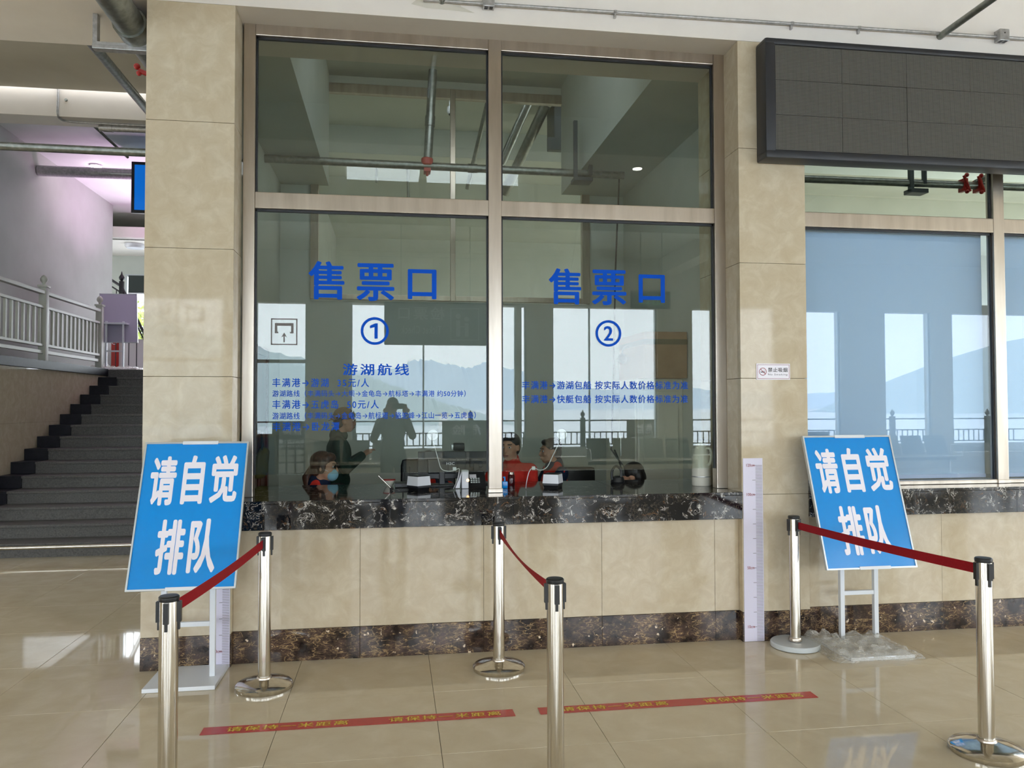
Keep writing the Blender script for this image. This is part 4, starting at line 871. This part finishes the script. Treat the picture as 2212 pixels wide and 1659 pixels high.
# ------------------------------------------------------------------ floor tape
def tape(x0, x1, cut0, cut1, label):
    t = thing('floor_tape', label, 'floor tape', ((x0+x1)/2, -.985, 0)); y0, y1 = -1.032, -.94
    part(MB().slab([(x0+cut0[0], y0, .0012), (x1+cut1[0], y0, .0012), (x1+cut1[1], y1, .0012), (x0+cut0[1], y1, .0012)], .0008), 'tape_strip', 'tape', t)
    W = x1-x0
    for a, b_ in ((.075*W, .455*W), (.585*W, .955*W)):
        text_on('请保持一米距离', lambda u, v: (u, v, .0027), 'lettering', 'yellow', t, .02, 1.15, (x0+a, -1.012, x0+b_, -.957))
tape(-.947, .624, (0, 0), (.0, -.003), 'left red floor tape strip with yellow keep one metre text')
tape(.756, 2.315, (0, 0), (0, .003), 'right red floor tape strip with yellow keep one metre text')

# ------------------------------------------------------------------ things on the counter
ZC = 1.0205
def scanner(x, y, rz, label):
    t = thing('code_scanner', label, 'scanner', (x, y, ZC), 'white desktop code scanners', rz)
    def fr(w0, d0, z0, w1, d1, z1): return MB().add([(-w0, -d0, z0), (w0, -d0, z0), (w0, d0, z0), (-w0, d0, z0), (-w1, -d1, z1), (w1, -d1, z1), (w1, d1, z1), (-w1, d1, z1)], [(0, 3, 2, 1), (4, 5, 6, 7), (0, 1, 5, 4), (1, 2, 6, 5), (2, 3, 7, 6), (3, 0, 4, 7)])
    def lp(mb, n, m): o = mb.build(n, m, t); return o
    lp(fr(.05, .05, 0, .056, .056, .02), 'foot', 'black'); lp(fr(.058, .058, .02, .058, .058, .034), 'lower_band', 'bezel')
    mb = fr(.06, .06, .034, .055, .055, .098); lp(mb, 'body', 'whiteplastic'); lp(fr(.055, .055, .098, .05, .05, .104), 'top_bezel', 'black'); lp(fr(.034, .034, .104, .034, .034, .1052), 'scan_window', 'filmglass')
    return t
scanner(.168, .50, rad(38), 'white box code scanner on the counter, left of the paired monitors')
scanner(1.135, .50, rad(-28), 'white box code scanner on the counter before the man in profile')
def intercom(x, z, pts, box, label):
    t = thing('window_microphone', label, 'microphone', (x, .29, z), 'round white intercom discs on the glass')
    part(MB().lathe([(.036, 0), (.038, .006), (.036, .012), (.024, .014)], (x, .288, z), 32, 'y'), 'disc', 'whiteplastic', t, True)
    part(MB().lathe([(.0395, -.004), (.0395, .004)], (x, .288, z), 32, 'y'), 'rim', 'galv', t, True); part(MB().lathe([(.021, .013), (.021, .0155)], (x, .288, z), 28, 'y'), 'grille', 'galv_light', t, True)
    part(MB().tube(pts, .003, 6), 'cable', 'whiteplastic', t, True); part(MB().bbox(box[0]-.012, box[0]+.012, .28, .292, box[1]-.012, box[1]+.012, .002), 'cable_clip', 'whiteplastic', t)
intercom(.256, 1.415, arc([(.258, .286, 1.378), (.29, .286, 1.26), (.315, .286, 1.185), (.36, .286, 1.168), (.40, .286, 1.172), (.425, .286, 1.182), (.44, .30, 1.175), (.43, .36, 1.1), (.41, .45, 1.03)]), (.405, 1.182), 'round white intercom disc on the glass of window one with dangling cable')
intercom(1.155, 1.415, arc([(1.15, .286, 1.378), (1.09, .286, 1.26), (1.05, .286, 1.185), (1.0, .286, 1.165), (.97, .286, 1.178), (.945, .286, 1.18), (.925, .30, 1.15), (.915, .34, 1.08), (.92, .4, 1.03)]), (.955, 1.18), 'round white intercom disc on the glass of window two with dangling cable')
# monitors
def monitor(x0, x1, y, z0, z1, label, brand=False, rz=0):
    t = thing('monitor', label, 'monitor', ((x0+x1)/2, y, ZC)); w = x1-x0
    part(MB().bbox(x0, x1, y, y+.02, z0, z1, .005), 'casing', 'monitorback', t); part(MB().bbox(x0+w*.2, x1-w*.2, y-.03, y, z0+.04, z1-.05, .012), 'rear_housing', 'bezel', t)
    part(MB().bbox((x0+x1)/2-.02, (x0+x1)/2+.02, y-.035, y+.0, ZC+.01, z0+.08, .003), 'stand_neck', 'black', t); part(MB().bbox((x0+x1)/2-.09, (x0+x1)/2+.09, y-.1, y+.08, ZC, ZC+.012, .004), 'stand_foot', 'black', t)
    if brand: text_on('H3C', lambda u, v: (u, y-.0315, v), 'lettering', 'signwhite', t, .02, 1, (x1-.145, z1-.10, x1-.085, z1-.08))
monitor(.17, .525, .78, 1.07, 1.275, 'black monitor seen from behind with white lettering, left of the mullion', True)
monitor(.53, .70, .90, 1.10, 1.265, 'smaller dark monitor beside the mullion')
t = thing('receipt_printer', 'black rounded receipt printer standing on top of the monitor', 'printer', (.46, .85, 1.275))
part(MB().bbox(.435, .52, .79, .86, 1.276, 1.335, .012), 'body', 'black', t, True); part(MB().bbox(.42, .437, .795, .855, 1.285, 1.325, .005), 'side_cover', 'galv_light', t, True)
t = thing('office_chair', 'black office chair back behind the counter under window one', 'chair', (.3, 1.7, 0))
part(MB().bbox(.05, .52, 1.72, 1.8, .62, 1.16, .06), 'backrest', 'black', t, True); part(MB().bbox(.05, .52, 1.25, 1.75, .42, .5, .03), 'seat', 'black', t, True)
part(MB().rod((.285, 1.5, .08), (.285, 1.5, .42), .03, 12), 'gas_column', 'chrome', t, True)
for a in range(5): part(MB().rod((.285, 1.5, .09), (.285+.28*math.cos(a*1.257), 1.5+.28*math.sin(a*1.257), .05), .018, 8).ball((.285+.28*math.cos(a*1.257), 1.5+.28*math.sin(a*1.257), .03), .03), 'star_leg', 'black', t, True)
t = thing('payment_terminal', 'white upright payment terminal with glowing orange key beside the keypad', 'terminal', (.5, .55, ZC))
part(MB().bbox(.475, .525, .53, .60, ZC, 1.153, .006), 'body', 'whiteplastic', t); part(MB().add([(.475, .53, 1.14), (.475, .60, 1.14), (.43, .60, ZC+.005), (.43, .53, ZC+.005), (.46, .53, ZC+.005), (.46, .6, ZC+.005)], [(0, 3, 4), (1, 5, 2), (0, 1, 2, 3)]), 'rear_support', 'whiteplastic', t)
part(MB().lathe([(.010, 0), (.010, .003)], (.519, .53, 1.08), 18, 'y'), 'lit_key', 'ledring', t)
t = thing('desk_phone', 'dark desk phone with buttons and small white label beside the mullion', 'phone', (.58, .6, ZC))
part(MB().add([(.53, .56, ZC), (.655, .56, ZC), (.655, .68, ZC), (.53, .68, ZC), (.53, .575, ZC+.02), (.655, .575, ZC+.02), (.655, .67, ZC+.115), (.53, .67, ZC+.115)], [(0, 3, 2, 1), (4, 5, 6, 7), (0, 1, 5, 4), (1, 2, 6, 5), (2, 3, 7, 6), (3, 0, 4, 7)]), 'body', 'black', t)
for i in range(4):
    for j in range(3): px, f = .545+i*.018, .15+j*.13; y = .575+.095*f; z = ZC+.02+.095*f; part(MB().box(px, px+.013, y-.004, y+.004, z, z+.009), 'key', 'galv', t)
part(MB().quad((.54, .62, 1.088), (.59, .62, 1.088), (.59, .645, 1.112), (.54, .645, 1.112)), 'label_strip', 'signwhite', t)
t = thing('wireless_router', 'small black router with two upright antennas left of the scanner', 'router', (.07, .72, ZC))
part(MB().bbox(0.0, .14, .66, .78, ZC, ZC+.035, .006), 'body', 'black', t)
for x in (.06, .105): part(MB().rod((x, .77, ZC+.03), (x, .77, 1.165), .005, 8), 'antenna', 'black', t)
t = thing('ballpoint_pen', 'pen with chain leaning from a small holder on the counter', 'pen', (-.03, .5, ZC))
part(MB().rod((-.115, .50, 1.125), (-.03, .50, 1.04), .005, 10), 'barrel', 'chrome', t, True); part(MB().rod((-.03, .50, 1.04), (-.02, .5, ZC+.001), .007, 10, .014), 'holder', 'black', t)
t = thing('white_bowl', 'small white bowl behind the pen on the counter', 'bowl', (.02, .8, ZC))
part(MB().lathe([(.02, 0), (.035, .02), (.045, .05), (.043, .05), (.03, .02), (.01, .01)], (-.04, .80, ZC), 24), 'bowl', 'cream', t, True); part(MB().lathe([(.0452, .044), (.0456, .051)], (-.04, .80, ZC), 24), 'red_rim', 'red', t)
t = thing('sanitiser_bottle', 'small blue pump bottle right of the mullion', 'bottle', (.79, .52, ZC))
part(MB().bbox(.765, .805, .50, .54, ZC, ZC+.05, .006), 'bottle', 'bluesign', t, True); part(MB().rod((.785, .52, ZC+.05), (.785, .52, ZC+.075), .006, 8).bbox(.772, .79, .513, .527, ZC+.073, ZC+.082, .002), 'pump', 'bluesign', t)
t = thing('tea_flask', 'dark red glass tea flask with steel lid before the man behind the mullion', 'flask', (.86, .7, ZC))
part(MB().lathe([(.024, 0), (.026, .01), (.026, .075), (.022, .082)], (.86, .70, ZC), 20), 'body', mat('tea', srgb(70, 16, 22), .1), t, True); part(MB().lathe([(.021, .082), (.021, .098), (.015, .1)], (.86, .70, ZC), 20), 'lid', 'chrome', t, True)
t = thing('thermos_jug', 'cream enamel thermos jug with handle at the right end of the counter', 'jug', (2.25, .45, ZC))
part(MB().lathe([(.066, 0), (.07, .008), (.07, .13), (.066, .20), (.052, .27), (.047, .30), (.05, .315)], (2.25, .46, ZC), 32), 'body', 'cream', t, True)
part(MB().lathe([(.05, .315), (.052, .33), (.03, .345), (.008, .35)], (2.25, .46, ZC), 24), 'lid', 'galv_light', t, True)
part(MB().tube(arc([(2.27, .405, 1.30), (2.285, .375, 1.295), (2.29, .365, 1.25), (2.285, .37, 1.20), (2.275, .392, 1.175)]), .011, 10), 'handle', 'cream', t, True)
part(MB().lathe([(.0705, .064), (.0712, .068), (.0705, .072)], (2.25, .46, ZC), 32), 'band', 'galv_light', t, True)
t = thing('desk_microphone', 'black gooseneck microphone leaning on the counter before window two', 'microphone', (1.68, .75, ZC))
part(MB().tube(arc([(1.72, .75, ZC+.03), (1.735, .78, 1.10), (1.75, .9, 1.17), (1.77, 1.1, 1.25)]), .007, 8), 'gooseneck', 'black', t, True); part(MB().lathe([(.05, 0), (.055, .01), (.045, .045), (.02, .055)], (1.69, .74, ZC), 20), 'base', 'black', t, True); part(MB().tube(arc([(1.64, .72, ZC+.03), (1.64, .72, 1.11), (1.67, .72, 1.15), (1.71, .72, 1.12), (1.71, .72, 1.06)]), .01, 8), 'headset_band', 'black', t, True)
for nm, x0, x1, y0, y1 in (('white_notice', .86, 1.02, .42, .55),): pass
t = thing('office_chair', 'black chair back behind the man in profile', 'chair', (1.85, 2.6, 0))
part(MB().bbox(1.60, 2.0, 2.62, 2.68, .58, .995, .04), 'backrest', 'black', t, True); part(MB().bbox(1.58, 2.0, 2.15, 2.6, .42, .49, .03), 'seat', 'black', t, True); part(MB().rod((1.8, 2.4, .08), (1.8, 2.4, .42), .03, 12), 'gas_column', 'chrome', t, True)
for a in range(5): part(MB().rod((1.8, 2.4, .09), (1.8+.27*math.cos(a*1.257), 2.4+.27*math.sin(a*1.257), .05), .018, 8).ball((1.8+.27*math.cos(a*1.257), 2.4+.27*math.sin(a*1.257), .03), .03), 'star_leg', 'black', t, True)
# booth furniture: white cabinet with cardboard box, door, hanging bag
t = thing('white_cabinet', 'tall white panelled cabinet at the right inside of window two', 'cabinet', (2.5, 2.6, 0))
part(MB().bbox(2.30, 2.749, 2.15, 3.3, 0, 1.87, .006), 'carcass', 'cream', t); part(MB().bbox(2.285, 2.30, 2.2, 2.7, .05, 1.83, .004), 'door', 'cream', t); part(MB().bbox(2.285, 2.30, 2.72, 3.25, .05, 1.83, .004), 'door', 'cream', t)
part(MB().rod((2.28, 2.66, 1.1), (2.28, 2.66, 1.3), .008, 8), 'handle', 'chrome', t); part(MB().bbox(2.35, 2.7, 2.135, 2.15, .15, 1.75, .004), 'side_panel', 'cream', t)
t = thing('cardboard_box', 'large brown cardboard box on top of the white cabinet', 'box', (2.5, 2.4, 1.87))
part(MB().bbox(2.32, 2.74, 2.0, 2.85, 1.872, 2.31, .004), 'carton', 'cardboard', t); part(MB().box(2.318, 2.742, 1.998, 2.852, 2.19, 2.24), 'packing_tape', 'olive', t)
t = thing('desk_fan', 'black clip fan hanging beside the cardboard box', 'fan', (2.25, 2.5, 2.1))
part(MB().lathe([(.045, 0), (.05, .02), (.03, .05)], (2.25, 2.5, 2.08), 16, 'y'), 'fan_head', 'black', t, True); part(MB().tube(arc([(2.25, 2.5, 2.12), (2.27, 2.5, 2.2), (2.35, 2.5, 2.22)]), .006, 6), 'cord', 'black', t)
d = structE('door_1', (-1.25, 2.5, 0)); part(MB().bbox(-1.3, -1.24, 1.9, 1.98, 0, 2.1, .004), 'door_frame', 'brownwood', d); part(MB().bbox(-1.3, -1.24, 2.9, 2.98, 0, 2.1, .004), 'door_frame', 'brownwood', d); part(MB().bbox(-1.3, -1.24, 1.9, 2.98, 2.1, 2.18, .004), 'door_frame', 'brownwood', d); part(MB().bbox(-1.298, -1.26, 1.98, 2.9, 0, 2.1, .003), 'door_leaf', 'brownwood', d)
t = thing('hanging_bag', 'dark olive shoulder bag hanging at the left inside of window one', 'bag', (-1.08, 1.5, 1.2))
o = bpy.data.objects.new('bag_body', voxel(MB().cap((-1.09, 1.5, 1.10), (-1.05, 1.5, 1.24), .075, .045), .008)); o.data.materials.append(M['olive']); COL.objects.link(o); adopt(o, t)
part(MB().tube(arc([(-1.06, 1.47, 1.26), (-1.07, 1.5, 1.38), (-1.06, 1.53, 1.26)]), .008, 8), 'strap', 'black', t, True)
t = thing('coat_stand', 'dark wooden coat stand behind the hanging bag', 'coat stand', (-1.08, 1.5, 0))
part(MB().rod((-1.1, 1.56, .03), (-1.1, 1.56, 1.42), .016, 10), 'pole', 'brownwood', t, True); part(MB().rod((-1.1, 1.58, 1.38), (-1.06, 1.49, 1.40), .008, 8), 'hook', 'brownwood', t); part(MB().lathe([(.14, 0), (.13, .02), (.03, .035)], (-1.1, 1.56, 0), 24), 'foot', 'brownwood', t, True)

# ------------------------------------------------------------------ people
def person(label, loc, rz, J, hair='hairblack', coat='redjacket', trousers='navy', sleeve=None, cap=None, maskc=False, tail=False, glasses=False, heads=1.0, vox=.009, fingers=True, look=0.0, tilt=0.0):
    """J: joints in local metres, x right, y forward, z up"""
    t = thing('person', label, 'person', loc, None, rz)
    V = {k: Vector(v) for k, v in J.items()}
    def mirror(k): v = V[k]; return Vector((-v.x, v.y, v.z))
    for k in ('shoulder', 'elbow', 'wrist', 'hip', 'knee', 'ankle'):
        if k+'_r' not in V: V[k+'_r'] = V[k]; 
        if k+'_l' not in V: V[k+'_l'] = mirror(k)
    Hd = V['head']; rot = Matrix.Rotation(look, 3, 'Z') @ Matrix.Rotation(tilt, 3, 'X'); h = heads
    def hp(x, y, z): return Hd+rot @ Vector((x*h, y*h, z*h))
    b = MB()
    # head: skull, face, jaw, nose, lips, brow, ears
    b.ball(hp(0, -.012, .03), .074*h, .092*h, .088*h, 20, 14, rot); b.ball(hp(0, .022, -.02), .062*h, .068*h, .088*h, 18, 12, rot); b.ball(hp(0, .045, -.082), .036*h, .034*h, .028*h, rot=rot)
    b.cap(hp(0, .086, .012), hp(0, .103, -.028), .010*h, .0135*h, 10); b.ball(hp(0, .085, -.058), .024*h, .014*h, .0075*h, rot=rot); b.ball(hp(0, .083, -.070), .020*h, .012*h, .007*h, rot=rot)
    b.cap(hp(-.035, .078, .03), hp(.035, .078, .03), .011*h); b.ball(hp(.034, .062, -.028), .022*h, .018*h, .018*h, rot=rot); b.ball(hp(-.034, .062, -.028), .022*h, .018*h, .018*h, rot=rot)
    for s_ in (-1, 1): b.ball(hp(s_*.076, -.008, -.005), .009*h, .020*h, .031*h, rot=rot)
    nk = V['neck']; b.cap(nk+Vector((0, 0, -.02)), hp(0, -.02, -.05), .054, .052)
    ch = V['chest']; pv = V['pelvis']
    b.ball(ch, .150, .105, .16, 18, 12); b.ball(ch.lerp(pv, .5), .135, .10, .16, 18, 12); b.ball(pv, .16, .115, .12, 18, 12); b.cap(V['shoulder_l'], V['shoulder_r'], .052); b.cap(ch+Vector((0, -.01, .08)), nk, .09, .06)
    for s_ in ('l', 'r'):
        b.cap(V['shoulder_'+s_], V['elbow_'+s_], .046, .037); b.cap(V['elbow_'+s_], V['wrist_'+s_], .037, .026)
        b.cap(V['hip_'+s_], V['knee_'+s_], .082, .055); b.cap(V['knee_'+s_], V['ankle_'+s_], .055, .036); an = V['ankle_'+s_]; b.cap(an+Vector((0, -.02, -.03)), an+Vector((0, .14, -.045)), .038, .03)
        # hand with five fingers continuing the forearm
        w_ = V['wrist_'+s_]; fd = (w_-V['elbow_'+s_]).normalized(); fd = V.get('hand_'+s_, fd).normalized()
        side = fd.cross(Vector((0, 0, 1))); side = (side if side.length > .2 else Vector((1, 0, 0))).normalized(); nrm = side.cross(fd).normalized(); sg = 1 if s_ == 'r' else -1
        pc = w_+fd*.045; b.add([pc+side*a*.037+fd*c_*.045+nrm*d_*.013 for a in (-1, 1) for c_ in (-1, 1) for d_ in (-1, 1)], [(0, 1, 3, 2), (4, 6, 7, 5), (0, 4, 5, 1), (2, 3, 7, 6), (0, 2, 6, 4), (1, 5, 7, 3)])
        for i, L_ in enumerate((.066, .076, .071, .056)):
            r0 = pc+fd*.038+side*(-.029+i*.0193)*-sg; m1 = r0+fd*L_*.55-nrm*.008; b.cap(r0, m1, .0088, .0082, 8); b.cap(m1, m1+(fd*.7-nrm*.7).normalized()*L_*.45, .0082, .007, 8)
        r0 = w_+fd*.02-side*.03*-sg*-1; r0 = w_+fd*.02+side*.030*-sg*-1; m1 = r0+(fd*.7-side*-sg*.7).normalized()*.035; b.cap(r0, m1, .011, .010, 8); b.cap(m1, m1+fd*.028-nrm*.008, .010, .008, 8)
    me = voxel(b, vox, 3); me.materials.append(M['skin']); o = bpy.data.objects.new('body', me); COL.objects.link(o); o.parent = t
    # face details
    for s_ in (-1, 1):
        MB().ball(hp(s_*.031, .081, .006), .0125*h, .008*h, .0075*h, 12, 8, rot).build('eye', 'whiteplastic', t, True); MB().ball(hp(s_*.031, .0875, .006), .0062*h, .004*h, .0062*h, 10, 6, rot).build('iris', 'black', t, True)
        MB().cap(hp(s_*.018, .091, .030), hp(s_*.048, .080, .031), .0042*h, .0032*h, 6).build('eyebrow', hair, t, True)
    MB().cap(hp(-.018, .0945, -.063), hp(.018, .0945, -.063), .0045*h, n=6).build('lips', 'lips', t, True)
    # hair
    hb = MB().ball(hp(0, -.022, .048), .083*h, .096*h, .084*h, 20, 14, rot)
    hb.ball(hp(0, -.055, .0), .074*h, .062*h, .085*h, 16, 10, rot)
    hb.ball(hp(0, .040, .088), .062*h, .045*h, .03*h, 14, 9, rot)
    if tail: hb.cap(hp(0, -.09, -.0), hp(.01, -.14, -.08), .032*h, .036*h); hb.cap(hp(.01, -.14, -.08), hp(.02, -.13, -.19), .036*h, .018*h); hb.ball(hp(-.066, -.01, .0), .018*h, .04*h, .05*h, rot=rot); hb.ball(hp(.066, -.01, .0), .018*h, .04*h, .05*h, rot=rot); hb.ball(hp(0, .055, .075), .06*h, .035*h, .03*h, rot=rot)
    me = voxel(hb, .007, 2); me.materials.append(M[hair]); o = bpy.data.objects.new('hair', me); COL.objects.link(o); o.parent = t
    if cap:
        cb_ = MB().ball(hp(0, -.014, .064), .090*h, .104*h, .082*h, 20, 12, rot); cb_.ball(hp(0, -.10, .035), .06*h, .05*h, .03*h, rot=rot); me = voxel(cb_, .007, 2)
        me.materials.append(M[cap]); o = bpy.data.objects.new('cap', me); COL.objects.link(o); o.parent = t
        MB().slab([hp(-.07, -.08, .028), hp(.07, -.08, .028), hp(.05, -.165, .012), hp(-.05, -.165, .012)], .006).build('cap_peak', cap, t)
    if maskc:
        mb_ = MB().ball(hp(0, .060, -.055), .056*h, .052*h, .054*h, 16, 12, rot); me = voxel(mb_, .007, 2); me.materials.append(M['maskblue']); o = bpy.data.objects.new('face_mask', me); COL.objects.link(o); o.parent = t
        for s_ in (-1, 1): MB().tube([hp(s_*.05, .055, -.03), hp(s_*.072, .02, -.012), hp(s_*.082, -.02, .0)], .0018, 6).build('ear_loop', 'whiteplastic', t)
    if glasses:
        for s_ in (-1, 1): ringm = MB().lathe([(.022*h, 0), (.022*h, .003), (.0195*h, .003), (.0195*h, 0)], (0, 0, 0), 20, 'y'); ringm.v = [tuple(hp(v[0]/h+s_*.032, .098-v[1]/h*0, v[2]/h+.006)) for v in ringm.v]; ringm.build('spectacle_rim', 'black', t)
    # jacket
    g = .020; cb2 = MB(); cb2.ball(ch, .172, .128, .18, 18, 12); cb2.ball(ch.lerp(pv, .5), .16, .125, .18, 18, 12); cb2.ball(pv+Vector((0, 0, .02)), .178, .138, .12, 18, 12)
    cb2.cap(V['shoulder_l'], V['shoulder_r'], .068); cb2.cap(ch+Vector((0, -.01, .06)), nk+Vector((0, -.012, -.01)), .115, .074)
    sl = MB()
    for s_ in ('l', 'r'):
        tgt = cb2 if sleeve is None else sl
        w2 = V['elbow_'+s_].lerp(V['wrist_'+s_], .93); tgt.cap(V['shoulder_'+s_], V['elbow_'+s_], .068, .056); tgt.cap(V['elbow_'+s_], w2, .056, .042)
    me = voxel(cb2, .012, 4); me.materials.append(M[coat]); o = bpy.data.objects.new('jacket', me); COL.objects.link(o); o.parent = t
    if sleeve:
        me = voxel(sl, .012, 3); me.materials.append(M[sleeve]); o = bpy.data.objects.new('sleeves', me); COL.objects.link(o); o.parent = t
    me = voxel(MB().cap(nk+Vector((0, -.035, 0)), nk+Vector((0, .03, -.005)), .062).cap(nk+Vector((0, -.03, .03)), nk+Vector((0, .01, .02)), .056), .010, 2); me.materials.append(M[sleeve or coat]); o = bpy.data.objects.new('collar', me); COL.objects.link(o); o.parent = t
    lb = MB(); lb.ball(pv+Vector((0, 0, -.04)), .168, .126, .12, 18, 12)
    for s_ in ('l', 'r'): lb.cap(V['hip_'+s_], V['knee_'+s_], .095, .068); lb.cap(V['knee_'+s_], V['ankle_'+s_].lerp(V['knee_'+s_], .06), .068, .052)
    me = voxel(lb, .013, 3); me.materials.append(M[trousers]); o = bpy.data.objects.new('trousers', me); COL.objects.link(o); o.parent = t
    for s_ in ('l', 'r'):
        an = V['ankle_'+s_]; me = voxel(MB().cap(an+Vector((0, -.03, -.035)), an+Vector((0, .155, -.045)), .046, .038).cap(an+Vector((0, -.01, -.02)), an+Vector((0, 0, .02)), .046), .010, 2); me.materials.append(M['black']); o = bpy.data.objects.new('shoe', me); COL.objects.link(o); o.parent = t
    return t
M['lips'] = mat('lips', srgb(150, 84, 78), .5)
SIT = dict(head=(0, .05, 1.18), neck=(0, .01, 1.05), chest=(0, .01, .86), pelvis=(0, 0, .56), shoulder=(.165, .0, .985), elbow=(.23, .12, .74), wrist=(.13, .36, .80), hip=(.09, .02, .53), knee=(.11, .42, .52), ankle=(.11, .42, .09))
def sit(dz=0., **kw):
    J = {k: Vector(v) for k, v in SIT.items()}
    for k in J:
        if k in ('head', 'neck', 'chest', 'shoulder'): J[k].z += dz
    J.update({k: Vector(v) for k, v in kw.items()}); return J
LOOKR = rad(-90); LOOKL = rad(90)
person('seated woman with ponytail and light blue face mask behind the left of window one', (-.60, 1.28, 0), LOOKR+rad(-12), sit(-.05), 'hairbrown', 'redjacket', 'navy', 'navy', maskc=True, tail=True, glasses=True)
STAND = dict(head=(0, .06, 1.46), neck=(0, .0, 1.32), chest=(0, 0, 1.13), pelvis=(0, -.02, .85), shoulder=(.17, -.01, 1.24), elbow=(.20, .06, .99), wrist=(.06, .24, 1.12), hip=(.09, -.02, .82), knee=(.10, .0, .47), ankle=(.10, -.02, .09))
person('standing woman in tan back to front cap and dark green jacket behind window one', (-.56, 3.0, 0), LOOKR+rad(6), STAND, 'hairblack', 'greenjacket', 'charcoal', cap='tancap')
person('seated man with dark crew cut in red jacket half hidden by the mullion', (1.0, 1.6, 0), rad(150), sit(.075), 'hairblack', 'redjacket', 'navy')
person('seated man in profile facing left in red and navy jacket behind window two', (1.50, 2.2, 0), LOOKL+rad(10), sit(.0), 'hairblack', 'redjacket', 'navy', 'navy')
person('person with short black hair bent low behind window two, seen from behind', (2.06, 1.32, 0), rad(62), sit(-.17, head=(0, .07, 1.0)), 'hairblack', 'navy', 'navy', tilt=rad(-18))
person('seated staff member in dark clothes behind the monitors of window one', (.28, 1.55, 0), rad(180), sit(-.07), 'hairblack', 'navy', 'charcoal', 'redjacket')
for k, (x, y) in enumerate(((-.60, 1.28), (1.0, 1.6), (2.06, 1.32))):
    t = thing('stool', ['low black stool under the masked woman', 'low black stool under the man behind the mullion', 'low black stool under the bent person'][k], 'stool', (x, y, 0))
    part(MB().lathe([(.16, .37), (.17, .38), (.17, .405), (.15, .412)], (x, y, 0), 28), 'seat', 'black', t, True)
    for a in range(4): part(MB().rod((x+.11*math.cos(a*1.571+.78), y+.11*math.sin(a*1.571+.78), .38), (x+.16*math.cos(a*1.571+.78), y+.16*math.sin(a*1.571+.78), 0), .011, 8), 'leg', 'chrome', t)
PH = dict(head=(-.01, .03, 1.605), neck=(0, -.02, 1.46), chest=(0, -.02, 1.26), pelvis=(0, -.03, .93), shoulder=(.185, -.02, 1.385), hip=(.09, -.03, .90), knee=(.11, -.01, .50), ankle=(.12, -.03, .09),
          elbow_l=(-.27, .10, 1.16), wrist_l=(-.085, .205, 1.50), hand_l=(.12, .10, 1), elbow_r=(.26, .12, 1.20), wrist_r=(.165, .21, 1.50), hand_r=(-.12, .10, 1))
person('photographer in grey coat raising a phone, mirrored in window one', (-.02, -5.43, 0), 0, PH, 'hairblack', 'greycoat', 'navy')
t = thing('mobile_phone', 'black phone held up by the mirrored photographer', 'phone', (.06, -5.14, 1.61))
part(MB().bbox(-.035, .125, -5.15, -5.1415, 1.572, 1.648, .003), 'phone_body', 'black', t); part(MB().lathe([(.010, 0), (.010, .0012)], (0.0, -5.1415, 1.616), 16, 'y'), 'lens_ring', 'chrome', t) if False else None
